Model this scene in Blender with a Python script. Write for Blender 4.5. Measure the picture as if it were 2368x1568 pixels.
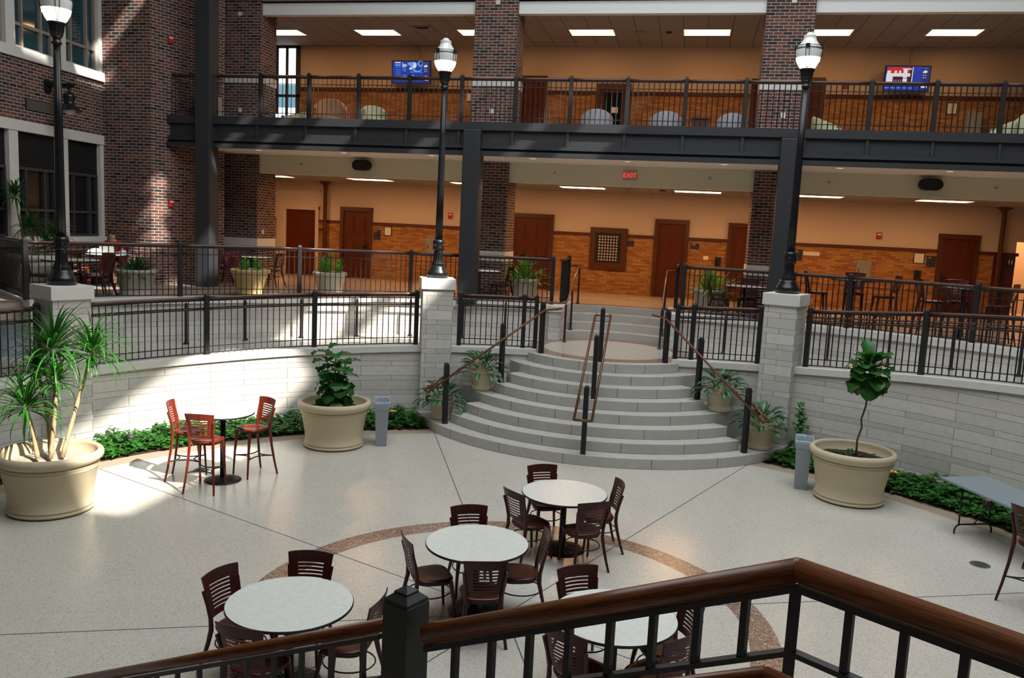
import bpy, bmesh, math, random
from mathutils import Vector, Matrix, Euler
random.seed(7)
PI = math.pi
S, Cs, R = math.sin, math.cos, math.radians
scene = bpy.context.scene
for o in list(bpy.data.objects):
    bpy.data.objects.remove(o)
col = scene.collection

# ---------------------------------------------------------------- camera
F_PX, YAW, PITCH, ROLL, EYE = 1939.42, -0.204382, 0.130370, 0.048188, 3.9595
cam_d = bpy.data.cameras.new('camera'); cam = bpy.data.objects.new('camera', cam_d); col.objects.link(cam)
cam_d.sensor_fit = 'HORIZONTAL'; cam_d.sensor_width = 36.0; cam_d.lens = F_PX * 36.0 / 2368.0
cam_d.clip_start = 0.05; cam_d.clip_end = 200
fwd = Vector((S(YAW), Cs(YAW), 0)); rgt = Vector((Cs(YAW), -S(YAW), 0)); up = Vector((0, 0, 1))
f3 = fwd * Cs(PITCH) - up * S(PITCH); u3 = up * Cs(PITCH) + fwd * S(PITCH)
r3 = rgt * Cs(ROLL) + u3 * S(ROLL); u4 = u3 * Cs(ROLL) - rgt * S(ROLL)
cam.matrix_world = Matrix(((r3.x, u4.x, -f3.x, 0), (r3.y, u4.y, -f3.y, 0), (r3.z, u4.z, -f3.z, EYE), (0, 0, 0, 1)))
scene.camera = cam

# ---------------------------------------------------------------- world, sun, skylight, exposure
scene.view_settings.view_transform = 'Standard'; scene.view_settings.look = 'None'
scene.view_settings.gamma = 1.0; scene.view_settings.use_curve_mapping = False
scene.view_settings.exposure = 0.0
scene.cycles.use_denoising = True
scene.cycles.max_bounces = 6; scene.cycles.diffuse_bounces = 3; scene.cycles.glossy_bounces = 3
scene.cycles.transmission_bounces = 4; scene.cycles.sample_clamp_indirect = 6.0
scene.cycles.caustics_reflective = False; scene.cycles.caustics_refractive = False
w = bpy.data.worlds.new('sky'); scene.world = w; w.use_nodes = True
w.node_tree.nodes['Background'].inputs[0].default_value = (0.55, 0.75, 1.0, 1)
w.node_tree.nodes['Background'].inputs[1].default_value = 1.2
SUN_DIR = Vector((-0.85, 0.42, -1.0))
sd = bpy.data.lights.new('sun', 'SUN'); so = bpy.data.objects.new('sun', sd); col.objects.link(so)
sd.energy = 11.0; sd.angle = R(0.9); sd.color = (1.0, 0.93, 0.82)
so.rotation_euler = SUN_DIR.to_track_quat('-Z', 'Y').to_euler(); so.location = (12, -4, 24)
def area(name, loc, sx, sy, power, color, direction=(0, 0, -1)):
    ld = bpy.data.lights.new(name, 'AREA'); lo = bpy.data.objects.new(name, ld); col.objects.link(lo)
    ld.shape = 'RECTANGLE'; ld.size = sx; ld.size_y = sy; ld.energy = power; ld.color = color
    lo.location = loc; lo.rotation_euler = Vector(direction).to_track_quat('-Z', 'Y').to_euler()
    return lo
sky_l = area('skylight', (0.3, 10.5, 13.9), 14, 12, 1750, (0.95, 0.985, 1.0)); sky_l.data.spread = R(175)

# ---------------------------------------------------------------- mesh building
class MB:
    def __init__(s): s.v = []; s.f = []; s.m = []; s.u = []; s.s = []
    def add(s, vs, fs, mat=0, smooth=False, uvs=None):
        b = len(s.v); s.v += [tuple(p) for p in vs]
        for k, f in enumerate(fs):
            s.f.append(tuple(b + i for i in f)); s.m.append(mat); s.s.append(smooth)
            s.u.append(uvs[k] if uvs else None)
    def box(s, x0, x1, y0, y1, z0, z1, mat=0, M=None):
        vs = [Vector((x, y, z)) for z in (z0, z1) for y in (y0, y1) for x in (x0, x1)]
        if M: vs = [M @ p for p in vs]
        s.add(vs, [(0, 2, 3, 1), (4, 5, 7, 6), (0, 1, 5, 4), (2, 6, 7, 3), (0, 4, 6, 2), (1, 3, 7, 5)], mat)
    def cbox(s, c, size, rz=0, mat=0, rx=0, ry=0):
        M = Matrix.Translation(Vector(c)) @ Euler((rx, ry, rz)).to_matrix().to_4x4()
        a, b, d = (q / 2 for q in size); s.box(-a, a, -b, b, -d, d, mat, M)
    def prism(s, poly, z0, z1, mat=0):
        n = len(poly); vs = [(x, y, z0) for x, y in poly] + [(x, y, z1) for x, y in poly]
        s.add(vs, [tuple(range(n - 1, -1, -1)), tuple(range(n, 2 * n))] + [(i, (i + 1) % n, n + (i + 1) % n, n + i) for i in range(n)], mat)
    def lathe(s, prof, n=24, c=(0, 0, 0), mat=0, smooth=True, flute=0, fd=0.0, a0=0, cap=True, sx=1, sy=1):
        vs = []; m = n if not flute else flute * 4
        for r, z in prof:
            for k in range(m):
                a = a0 + 2 * PI * k / m
                rr = r * (1 - (fd if (flute and k % 4 in (0, 1)) else 0))
                vs.append((c[0] + rr * Cs(a) * sx, c[1] + rr * S(a) * sy, c[2] + z))
        fs = [(j * m + k, j * m + (k + 1) % m, (j + 1) * m + (k + 1) % m, (j + 1) * m + k) for j in range(len(prof) - 1) for k in range(m)]
        s.add(vs, fs, mat, smooth)
        if cap:
            b = len(s.v) - len(vs)
            for ring, rev in ((0, True), (len(prof) - 1, False)):
                if prof[ring][0] > 1e-4:
                    idx = [b + ring * m + k for k in range(m)]
                    s.f.append(tuple(reversed(idx)) if rev else tuple(idx)); s.m.append(mat); s.s.append(False); s.u.append(None)
    def sq(s, prof, c=(0, 0, 0), rz=0, mat=0):
        s.lathe([(h * 1.41421356, z) for h, z in prof], 4, c, mat, False, a0=PI / 4 + rz)
    def tube(s, path, r, n=8, mat=0, smooth=True, closed=False, flat=1.0, caps=True):
        P = [Vector(p) for p in path]; m = len(P); rs = r if isinstance(r, (list, tuple)) else [r] * m
        T = []
        for i in range(m):
            a = P[i - 1] if (i > 0 or closed) else P[i]; b = P[(i + 1) % m] if (i < m - 1 or closed) else P[i]
            T.append((b - a).normalized())
        up0 = Vector((0, 0, 1)) if abs(T[0].z) < 0.9 else Vector((0, 1, 0))
        nrm = (up0 - T[0] * up0.dot(T[0])).normalized(); vs = []
        for i in range(m):
            nrm = (nrm - T[i] * nrm.dot(T[i])).normalized(); bn = T[i].cross(nrm)
            for k in range(n):
                a = 2 * PI * (k + 0.5) / n
                vs.append(P[i] + nrm * (Cs(a) * rs[i]) + bn * (S(a) * rs[i] * flat))
        segs = m if closed else m - 1
        fs = [(i * n + k, i * n + (k + 1) % n, ((i + 1) % m) * n + (k + 1) % n, ((i + 1) % m) * n + k) for i in range(segs) for k in range(n)]
        ds = [0.0]
        for i in range(segs): ds.append(ds[-1] + (P[(i + 1) % m] - P[i]).length)
        c_ = 2 * PI * max(rs) / n; us = [[(k * c_, ds[i]), ((k + 1) * c_, ds[i]), ((k + 1) * c_, ds[i + 1]), (k * c_, ds[i + 1])] for i in range(segs) for k in range(n)]
        if caps and not closed:
            fs += [tuple(range(n - 1, -1, -1)), tuple((m - 1) * n + k for k in range(n))]; us += [None, None]
        s.add(vs, fs, mat, smooth, us)
    def ball(s, c, r, n=12, mat=0, sx=1, sy=1, sz=1):
        k = max(4, n // 2)
        s.lathe([(r * S(PI * i / k), -r * sz * Cs(PI * i / k)) for i in range(k + 1)], n, c, mat, True, cap=False, sx=sx, sy=sy)
    def arc(s, c, r0, r1, a0, a1, zb, zt, n=32, mat=0, ends=True):
        """solid ring sector; angle measured from +Y clockwise (towards +X), degrees; zb, zt numbers or functions of the angle"""
        fb = zb if callable(zb) else (lambda a: zb); ft = zt if callable(zt) else (lambda a: zt)
        vs = []; us = []
        for i in range(n + 1):
            a = a0 + (a1 - a0) * i / n; x, y = S(R(a)), Cs(R(a))
            for rr, zz in ((r0, fb(a)), (r0, ft(a)), (r1, ft(a)), (r1, fb(a))):
                vs.append((c[0] + rr * x, c[1] + rr * y, zz))
        fs = []; uv = []
        for i in range(n):
            p = 4 * i; q = p + 4; ai = R(a0 + (a1 - a0) * i / n); aj = R(a0 + (a1 - a0) * (i + 1) / n)
            for e, (k, l) in enumerate(((0, 1), (1, 2), (2, 3), (3, 0))):
                fs.append((p + k, q + k, q + l, p + l))
                if e == 0: uv.append([(r0 * ai, vs[p][2]), (r0 * aj, vs[q][2]), (r0 * aj, vs[q + 1][2]), (r0 * ai, vs[p + 1][2])])
                elif e == 2: uv.append([(r1 * ai, vs[p + 2][2]), (r1 * aj, vs[q + 2][2]), (r1 * aj, vs[q + 3][2]), (r1 * ai, vs[p + 3][2])])
                elif e == 1: uv.append([(r0 * ai, r0), (r0 * aj, r0), (r0 * aj, r1), (r0 * ai, r1)])
                else: uv.append(None)
        if ends: fs += [(0, 1, 2, 3), (4 * n + 3, 4 * n + 2, 4 * n + 1, 4 * n)]; uv += [None, None]
        s.add(vs, fs, mat, False, uv)
    def slots(s, ptfn, us, vs_, holes, th, mat=0):
        """curved board: ptfn(u, v) -> (point, normal); us, vs_ grid lines; holes set of (i, j) cells left open"""
        nu, nv = len(us), len(vs_); fr = []; bk = []
        for v in vs_:
            for u in us:
                p, nn = ptfn(u, v); fr.append(p + nn * th / 2); bk.append(p - nn * th / 2)
        N = nu * nv; fs = []; solid = lambda i, j: 0 <= i < nu - 1 and 0 <= j < nv - 1 and (i, j) not in holes
        for j in range(nv - 1):
            for i in range(nu - 1):
                if not solid(i, j): continue
                a, b, c, d = j * nu + i, j * nu + i + 1, (j + 1) * nu + i + 1, (j + 1) * nu + i
                fs += [(a, b, c, d), (N + d, N + c, N + b, N + a)]
                if not solid(i, j - 1): fs.append((a, N + a, N + b, b))
                if not solid(i, j + 1): fs.append((d, c, N + c, N + d))
                if not solid(i - 1, j): fs.append((a, d, N + d, N + a))
                if not solid(i + 1, j): fs.append((b, N + b, N + c, c))
        s.add(fr + bk, fs, mat)
    def leaf(s, base, az, el, L, W, droop=1.0, n=5, mat=0, shape=1.0, fold=0.25, curl=0.0, tip=0.02, wave=0.0):
        """one leaf blade: starts at base heading (az, el) and droops by 'droop' radians along its length"""
        p = Vector(base); vs = []; uv0 = []
        for i in range(n + 1):
            t = i / n; e = el - droop * t * t * (1.2 - 0.2 * t)
            d = Vector((Cs(e) * S(az), Cs(e) * Cs(az), S(e)))
            side = Vector((Cs(az), -S(az), 0)); nn = side.cross(d)
            wd = W * max(tip, (S(PI * min(1, max(0, (t ** shape)))) ** 0.8)) if t < 1 else W * tip
            wv = wave * W * (1 if i % 2 else -1)
            vs += [p - side * wd / 2 + nn * (fold * wd / 2 + wv), p, p + side * wd / 2 + nn * (fold * wd / 2 - wv)]
            p = p + d * (L / n)
        fs = []; us = []
        for i in range(n):
            a = 3 * i
            fs += [(a, a + 1, a + 4, a + 3), (a + 1, a + 2, a + 5, a + 4)]
            us += [[(0, i / n), (.5, i / n), (.5, (i + 1) / n), (0, (i + 1) / n)], [(.5, i / n), (1, i / n), (1, (i + 1) / n), (.5, (i + 1) / n)]]
        s.add(vs, fs, mat, True, us)
    def xf(s, M):
        s.v = [tuple(M @ Vector(p)) for p in s.v]; return s
    def mesh(s, name, mats):
        me = bpy.data.meshes.new(name); me.from_pydata(s.v, [], s.f)
        for m in mats: me.materials.append(m)
        me.polygons.foreach_set('material_index', s.m); me.polygons.foreach_set('use_smooth', s.s)
        lay = me.uv_layers.new(name='UVMap').data; buf = []
        for fi, poly in enumerate(me.polygons):
            if s.u[fi]: 
                for q in s.u[fi]: buf += [q[0], q[1]]
                continue
            nx, ny, nz = poly.normal
            h = math.hypot(nx, ny)
            if abs(nz) > 0.7 or h < 1e-6:
                for vi in poly.vertices: buf += [s.v[vi][0], s.v[vi][1]]
            else:
                tx, ty = -ny / h, nx / h
                for vi in poly.vertices: buf += [s.v[vi][0] * tx + s.v[vi][1] * ty, s.v[vi][2]]
        lay.foreach_set('uv', buf)
        me.update(); return me

def obj(name, mb, mats, parent=None, bevel=0, seg=2, label=None, subsurf=0):
    if not isinstance(mats, (list, tuple)): mats = [mats]
    o = bpy.data.objects.new(name, mb.mesh(name, mats)); col.objects.link(o)
    if parent: o.parent = parent
    if bevel:
        b = o.modifiers.new('bevel', 'BEVEL'); b.width = bevel; b.segments = seg; b.limit_method = 'ANGLE'; b.angle_limit = R(40)
    if subsurf:
        b = o.modifiers.new('sub', 'SUBSURF'); b.levels = subsurf; b.render_levels = subsurf
    if label: o['label'] = label
    return o
def tag(o, label, cat, group=None, kind=None):
    if label: o['label'] = label
    if cat: o['category'] = cat
    if group: o['group'] = group
    if kind: o['kind'] = kind
    return o
def thing(name, label, cat, loc=(0, 0, 0), rz=0, group=None):
    o = bpy.data.objects.new(name, None); col.objects.link(o); o.empty_display_size = 0.1
    o.location = loc; o.rotation_euler = (0, 0, rz)
    return tag(o, label, cat, group)
def struct(name, mb, mats, parent=None, bevel=0, seg=2):
    o = obj(name, mb, mats, parent, bevel, seg)
    if not parent: o['kind'] = 'structure'
    return o
def dup(root, loc, rz, label, group=None):
    r = root.copy(); col.objects.link(r); r.location = loc; r.rotation_euler = (0, 0, rz); r['label'] = label
    if group: r['group'] = group
    for ch in list(root.children):
        c = ch.copy(); col.objects.link(c); c.parent = r
        for g in list(ch.children):
            d = g.copy(); col.objects.link(d); d.parent = c
    return r
def text(name, body, size, loc, parent, m, rx=PI / 2, rz=0, ext=0.002, align='CENTER'):
    cu = bpy.data.curves.new(name, 'FONT'); cu.body = body; cu.size = size; cu.extrude = ext
    cu.align_x = align; cu.align_y = 'CENTER'
    o = bpy.data.objects.new(name, cu); col.objects.link(o); o.location = loc; o.rotation_euler = (rx, 0, rz)
    dg = bpy.context.evaluated_depsgraph_get(); me = bpy.data.meshes.new_from_object(o.evaluated_get(dg)); mw = o.matrix_basis.copy()
    bpy.data.objects.remove(o); bpy.data.curves.remove(cu)
    me.materials.clear(); me.materials.append(m); o = bpy.data.objects.new(name, me); col.objects.link(o); o.matrix_basis = mw
    if parent: o.parent = parent
    return o

# ---------------------------------------------------------------- materials
class N:
    def __init__(s, name):
        s.m = bpy.data.materials.new(name); s.m.use_nodes = True; s.t = s.m.node_tree; s.b = s.t.nodes['Principled BSDF']
    def n(s, typ, **kw):
        x = s.t.nodes.new(typ)
        for k, v in kw.items(): setattr(x, k, v)
        return x
    def l(s, a, b): s.t.links.new(a, b)
    def math(s, op, a, b=None, c=None):
        x = s.n('ShaderNodeMath', operation=op)
        for i, q in enumerate((a, b, c)):
            if q is None: continue
            if isinstance(q, (int, float)): x.inputs[i].default_value = q
            else: s.l(q, x.inputs[i])
        return x.outputs[0]
    def mix(s, fac, a, b, typ='MIX'):
        x = s.n('ShaderNodeMix', data_type='RGBA', blend_type=typ)
        for i, q in ((0, fac), (6, a), (7, b)):
            if isinstance(q, (int, float)): x.inputs[i].default_value = q
            elif isinstance(q, tuple): x.inputs[i].default_value = q + (1,) if len(q) == 3 else q
            else: s.l(q, x.inputs[i])
        return x.outputs[2]
    def ramp(s, fac, stops, const=False):
        x = s.n('ShaderNodeValToRGB'); e = x.color_ramp.elements
        if const: x.color_ramp.interpolation = 'CONSTANT'
        while len(e) < len(stops): e.new(0.5)
        for q, (p, c) in zip(e, stops): q.position = p; q.color = c + (1,)
        s.l(fac, x.inputs[0]); return x.outputs[0]
    def noise(s, vec, scale, detail=3, rough=0.6):
        x = s.n('ShaderNodeTexNoise'); x.inputs['Scale'].default_value = scale; x.inputs['Detail'].default_value = detail
        x.inputs['Roughness'].default_value = rough
        if vec is not None: s.l(vec, x.inputs['Vector'])
        return x.outputs[0]
    def bump(s, h, strength=0.3, dist=0.01):
        x = s.n('ShaderNodeBump'); x.inputs['Strength'].default_value = strength; x.inputs['Distance'].default_value = dist
        s.l(h, x.inputs['Height']); s.l(x.outputs[0], s.b.inputs['Normal'])
    def col(s, c):
        if isinstance(c, tuple): s.b.inputs['Base Color'].default_value = c + (1,)
        else: s.l(c, s.b.inputs['Base Color'])
    def set(s, **kw):
        for k, v in kw.items(): s.b.inputs[k.replace('_', ' ')].default_value = v
        return s
    @property
    def uv(s): return s.n('ShaderNodeTexCoord').outputs['UV']
    @property
    def ob(s): return s.n('ShaderNodeTexCoord').outputs['Object']
def flat(name, c, rough=0.5, metal=0.0, var=0.0, scale=8, bump=0, coat=0, spec=0.4):
    x = N(name); x.set(Roughness=rough, Metallic=metal, Specular_IOR_Level=spec)
    if coat: x.set(Coat_Weight=coat, Coat_Roughness=0.15)
    if var or bump:
        nz = x.noise(x.ob, scale)
        x.col(x.mix(nz, tuple(q * (1 - var) for q in c), tuple(min(1, q * (1 + var)) for q in c)))
        if bump: x.bump(nz, bump, 0.004)
    else: x.col(c)
    return x.m
def emit(name, c, strength, base=(0.02, 0.02, 0.02)):
    x = N(name); x.col(base); x.set(Roughness=0.4, Emission_Strength=strength); x.b.inputs['Emission Color'].default_value = c + (1,)
    return x.m
def brick(name, bw, bh, mortar, stops, mcol, off=0.5, rough=0.85, msize=0.006):
    x = N(name); t = x.n('ShaderNodeTexBrick'); t.offset = off; uv = x.uv; x.l(uv, t.inputs['Vector'])
    t.inputs['Color1'].default_value = (0, 0, 0, 1); t.inputs['Color2'].default_value = (1, 1, 1, 1); t.inputs['Mortar'].default_value = (.5, .5, .5, 1)
    t.inputs['Scale'].default_value = 1; t.inputs['Mortar Size'].default_value = msize; t.inputs['Mortar Smooth'].default_value = 0.1
    t.inputs['Brick Width'].default_value = bw; t.inputs['Row Height'].default_value = bh
    c = x.ramp(t.outputs['Color'], stops)
    nz = x.noise(uv, 30, 4); c = x.mix(0.35, c, x.ramp(nz, [(0.3, (0.55, 0.55, 0.55)), (0.7, (1.3, 1.3, 1.3))]), 'MULTIPLY')
    x.col(x.mix(t.outputs['Fac'], c, mcol)); x.set(Roughness=rough, Specular_IOR_Level=0.25)
    x.bump(x.math('SUBTRACT', 1.0, t.outputs['Fac']), 0.5, 0.006)
    return x.m
def limestone(name, base, ku=5.0, bw=1.15, P=0.295, frac=0.66):
    """courses alternate tall and short, long blocks with thin dark joints"""
    x = N(name); uv = x.uv; sp = x.n('ShaderNodeSeparateXYZ'); x.l(uv, sp.inputs[0])
    t = x.math('DIVIDE', x.math('ADD', sp.outputs[1], 100 * P), P); fl = x.math('FLOOR', t); fr = x.math('SUBTRACT', t, fl)
    lo = x.math('DIVIDE', fr, frac); hi = x.math('ADD', 1.0, x.math('DIVIDE', x.math('SUBTRACT', fr, frac), 1 - frac))
    sel = x.math('GREATER_THAN', fr, frac); v = x.math('ADD', x.math('MULTIPLY', fl, 2.0), x.math('ADD', x.math('MULTIPLY', lo, x.math('SUBTRACT', 1.0, sel)), x.math('MULTIPLY', hi, sel)))
    cb = x.n('ShaderNodeCombineXYZ'); x.l(x.math('MULTIPLY', sp.outputs[0], ku), cb.inputs[0]); x.l(v, cb.inputs[1])
    b = x.n('ShaderNodeTexBrick'); b.offset = 0.43; x.l(cb.outputs[0], b.inputs['Vector'])
    b.inputs['Color1'].default_value = (0, 0, 0, 1); b.inputs['Color2'].default_value = (1, 1, 1, 1); b.inputs['Scale'].default_value = 1
    b.inputs['Mortar Size'].default_value = 0.022; b.inputs['Mortar Smooth'].default_value = 0.05; b.inputs['Brick Width'].default_value = bw * ku; b.inputs['Row Height'].default_value = 1.0
    tone = x.ramp(b.outputs['Color'], [(0.0, tuple(q * 0.86 for q in base)), (0.5, base), (1.0, tuple(min(1, q * 1.1) for q in base))])
    nz = x.noise(uv, 9, 5); tone = x.mix(0.3, tone, x.ramp(nz, [(0.3, (0.75, 0.74, 0.72)), (0.7, (1.15, 1.15, 1.15))]), 'MULTIPLY')
    x.col(x.mix(b.outputs['Fac'], tone, (0.16, 0.15, 0.14))); x.set(Roughness=0.75, Specular_IOR_Level=0.3)
    x.bump(x.math('SUBTRACT', 1.0, b.outputs['Fac']), 0.3, 0.004)
    return x.m
def terrazzo(name, stops, scale=75, rough=0.22):
    x = N(name); v = x.n('ShaderNodeTexVoronoi'); v.inputs['Scale'].default_value = scale; x.l(x.ob, v.inputs['Vector'])
    sp = x.n('ShaderNodeSeparateColor'); x.l(v.outputs['Color'], sp.inputs[0])
    c = x.ramp(sp.outputs[0], stops, True)
    c = x.mix(0.12, c, x.ramp(x.noise(x.ob, 0.8, 4), [(0.35, (0.7, 0.7, 0.7)), (0.65, (1.1, 1.1, 1.1))]), 'MULTIPLY')
    x.col(c); x.set(Roughness=rough, Specular_IOR_Level=0.4); return x.m
def wood(name, dark, light, rough=0.35, coat=0.3, axis='X', scale=6, spec=0.28):
    x = N(name); mp = x.n('ShaderNodeMapping'); x.l(x.uv if axis == 'U' else x.ob, mp.inputs[0])
    mp.inputs['Scale'].default_value = {'X': (0.35, 6, 6), 'Y': (6, 0.35, 6), 'Z': (6, 6, 0.35), 'U': (22, 0.9, 1)}[axis]
    nz = x.noise(mp.outputs[0], scale, 5, 0.65)
    x.col(x.ramp(nz, [(0.3, dark), (0.7, light)])); x.set(Roughness=rough, Coat_Weight=coat, Coat_Roughness=0.15, Specular_IOR_Level=spec); return x.m
def leafmat(name, edge, mid, rough=0.4, contrast=1.0, trans=0.25):
    x = N(name); sp = x.n('ShaderNodeSeparateXYZ'); x.l(x.uv, sp.inputs[0])
    d = x.math('ABSOLUTE', x.math('SUBTRACT', sp.outputs[0], 0.5))
    nz = x.noise(x.ob, 14, 3)
    f = x.math('ADD', x.math('MULTIPLY', d, 2.0 * contrast), x.math('MULTIPLY', x.math('SUBTRACT', nz, 0.5), 0.9))
    x.col(x.ramp(f, [(0.1, mid), (0.75, edge)])); x.set(Roughness=rough, Specular_IOR_Level=0.35)
    tr = x.n('ShaderNodeBsdfTranslucent'); tr.inputs[0].default_value = tuple(min(1, q * 1.6) for q in mid) + (1,)
    ms = x.n('ShaderNodeMixShader'); ms.inputs[0].default_value = trans
    x.l(x.b.outputs[0], ms.inputs[1]); x.l(tr.outputs[0], ms.inputs[2])
    x.l(ms.outputs[0], x.t.nodes['Material Output'].inputs[0]); return x.m

M = {}
RED = [(0.0, (0.024, 0.022, 0.024)), (0.2, (0.062, 0.040, 0.036)), (0.45, (0.098, 0.050, 0.041)), (0.75, (0.135, 0.058, 0.045)), (1.0, (0.20, 0.074, 0.055))]
M['brick'] = brick('red_brick', 0.21, 0.0715, 0.01, RED, (0.48, 0.44, 0.40))
M['buff'] = brick('buff_brick', 0.24, 0.058, 0.006, [(0, (0.27, 0.11, 0.035)), (0.5, (0.37, 0.165, 0.055)), (1, (0.47, 0.23, 0.08))], (0.17, 0.08, 0.03), msize=0.004)
M['stone'] = limestone('limestone_block', (0.60, 0.575, 0.54), bw=1.45)
M['cap'] = flat('limestone_cap', (0.66, 0.65, 0.62), 0.7, var=0.08, scale=5)
M['pier'] = limestone('pier_limestone', (0.58, 0.56, 0.53), bw=0.52)
M['step'] = flat('step_stone', (0.45, 0.44, 0.41), 0.75, var=0.14, scale=5, bump=0.1)
M['terr'] = terrazzo('terrazzo_floor', [(0.0, (0.40, 0.36, 0.30)), (0.08, (0.54, 0.515, 0.455)), (0.45, (0.58, 0.555, 0.495)), (0.85, (0.50, 0.47, 0.41)), (0.95, (0.64, 0.62, 0.57))], scale=105)
M['terrbrown'] = terrazzo('brown_terrazzo', [(0.0, (0.20, 0.13, 0.09)), (0.3, (0.28, 0.18, 0.13)), (0.7, (0.36, 0.25, 0.18)), (0.92, (0.5, 0.4, 0.32))], scale=60)
M['terrwarmlit'] = terrazzo('warmlit_terrazzo', [(0.0, (0.40, 0.31, 0.24)), (0.3, (0.45, 0.36, 0.28)), (0.8, (0.48, 0.39, 0.31))], scale=90, rough=0.2)  # pale terrazzo with the gallery lamps' warm cast mixed into its colour
M['joint'] = flat('joint_strip', (0.05, 0.07, 0.09), 0.5)
M['paver'] = flat('exposed_aggregate', (0.33, 0.26, 0.19), 0.9, var=0.5, scale=60, bump=0.4)
M['soil'] = flat('soil', (0.03, 0.02, 0.012), 0.95, var=0.4, scale=20)
M['plaster'] = flat('cream_plaster', (0.62, 0.48, 0.37), 0.85, var=0.03, scale=3)
M['cream'] = flat('pale_cream_paint', (0.78, 0.73, 0.54), 0.8)
M['white'] = flat('white_paint', (0.82, 0.84, 0.82), 0.7)
M['tile'] = brick('ceiling_tile', 0.61, 1.22, 0.01, [(0, (0.30, 0.28, 0.265)), (1, (0.33, 0.31, 0.29))], (0.12, 0.10, 0.09), off=0.0, msize=0.010)
M['steel'] = flat('dark_grey_steel', (0.030, 0.032, 0.037), 0.55, 0.0, var=0.1, scale=4)
M['rail'] = flat('black_rail_metal', (0.014, 0.014, 0.015), 0.5, 0.0)
M['bronze'] = flat('bronze_brown_rail', (0.085, 0.038, 0.028), 0.3, 0.3, coat=0.3)
M['copper'] = flat('copper_brown_rail', (0.15, 0.058, 0.028), 0.35, 0.3)
M['lampblack'] = flat('gloss_black_cast_iron', (0.008, 0.009, 0.011), 0.3, 0.0, coat=0.2)
M['globe'] = flat('milk_glass', (0.72, 0.74, 0.70), 0.15, 0.0, coat=0.5)
M['lit'] = emit('lit_glass', (1.0, 0.95, 0.86), 6.0)
M['trim'] = flat('dark_stained_wood', (0.085, 0.022, 0.008), 0.4, var=0.25, scale=6, coat=0.2)
M['door'] = wood('mahogany_door', (0.075, 0.014, 0.003), (0.13, 0.025, 0.006), axis='Z')
M['chair'] = wood('mahogany_chair', (0.034, 0.0065, 0.005), (0.070, 0.011, 0.008), rough=0.36, coat=0.08, axis='Z', scale=3)
M['sunlitchair'] = wood('sunlit_mahogany_chair', (0.12, 0.016, 0.008), (0.22, 0.030, 0.014), rough=0.34, coat=0.1, axis='Z', scale=3)  # same mahogany as the dark chairs, sun's brightening put into the colour
M['handrail'] = wood('oak_handrail', (0.042, 0.012, 0.004), (0.23, 0.070, 0.018), rough=0.33, coat=0.12, axis='U', scale=9)
M['lam'] = flat('speckled_laminate', (0.66, 0.69, 0.65), 0.3, var=0.14, scale=16)
M['black'] = flat('black_edge', (0.012, 0.014, 0.016), 0.5)
M['pot'] = flat('tan_planter', (0.55, 0.465, 0.315), 0.55, var=0.06, scale=4)
M['potgrey'] = flat('stone_grey_planter', (0.50, 0.46, 0.37), 0.6, var=0.06, scale=5)
M['potyel'] = flat('yellow_tan_planter', (0.62, 0.46, 0.20), 0.55, var=0.08, scale=5)
M['moss'] = flat('spanish_moss', (0.36, 0.33, 0.27), 0.95, var=0.5, scale=40, bump=0.8)
M['trunk'] = flat('cane_trunk', (0.42, 0.32, 0.19), 0.8, var=0.35, scale=30)
M['twig'] = flat('brown_stem', (0.12, 0.08, 0.05), 0.8, var=0.3, scale=30)
M['dracaena'] = leafmat('dracaena_leaf', (0.020, 0.10, 0.015), (0.05, 0.20, 0.027), 0.3, trans=0.18)
M['darkleaf'] = leafmat('dark_strap_leaf', (0.018, 0.075, 0.02), (0.04, 0.14, 0.03), 0.4)
M['fig'] = leafmat('fiddle_leaf', (0.022, 0.105, 0.022), (0.04, 0.16, 0.03), 0.25)
M['aglao'] = leafmat('variegated_leaf', (0.018, 0.085, 0.025), (0.17, 0.28, 0.17), 0.35, contrast=1.5, trans=0.12)
M['bright'] = leafmat('bright_leaf', (0.06, 0.24, 0.02), (0.15, 0.42, 0.05), 0.4)
M['lily'] = leafmat('lance_leaf', (0.09, 0.24, 0.025), (0.20, 0.38, 0.06), 0.4)
M['ivy'] = leafmat('ivy_leaf', (0.016, 0.085, 0.010), (0.04, 0.17, 0.02), 0.45)
M['yellow'] = flat('yellow_leaf', (0.75, 0.55, 0.02), 0.6)
M['binG'] = flat('grey_plastic', (0.27, 0.31, 0.35), 0.45)
M['bag'] = flat('clear_bag', (0.50, 0.58, 0.68), 0.25)
M['bag'].node_tree.nodes['Principled BSDF'].inputs['Alpha'].default_value = 0.5
M['ftable'] = flat('grey_laminate', (0.22, 0.27, 0.30), 0.35)
M['skin'] = flat('skin', (0.62, 0.36, 0.26), 0.5)
M['shirt'] = flat('red_shirt', (0.42, 0.018, 0.018), 0.85)
M['short'] = flat('dark_red_shorts', (0.10, 0.015, 0.012), 0.85)
M['hair'] = flat('brown_hair', (0.05, 0.025, 0.012), 0.6)
M['lips'] = flat('lips', (0.40, 0.12, 0.10), 0.5)
M['eye'] = flat('eye_dark', (0.03, 0.02, 0.02), 0.3)
M['cloth'] = flat('white_cloth', (0.75, 0.79, 0.88), 0.9)
M['blue'] = flat('blue_cloth', (0.015, 0.04, 0.30), 0.7)
M['silver'] = flat('grey_metal', (0.42, 0.42, 0.40), 0.4, 0.3)
M['uphol'] = flat('cream_upholstery', (0.52, 0.54, 0.36), 0.7)
M['orangeup'] = flat('brown_upholstery', (0.42, 0.22, 0.11), 0.7)
M['greyup'] = flat('grey_upholstery', (0.30, 0.31, 0.36), 0.6)
M['paper'] = flat('paper', (0.72, 0.66, 0.62), 0.8)
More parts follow.
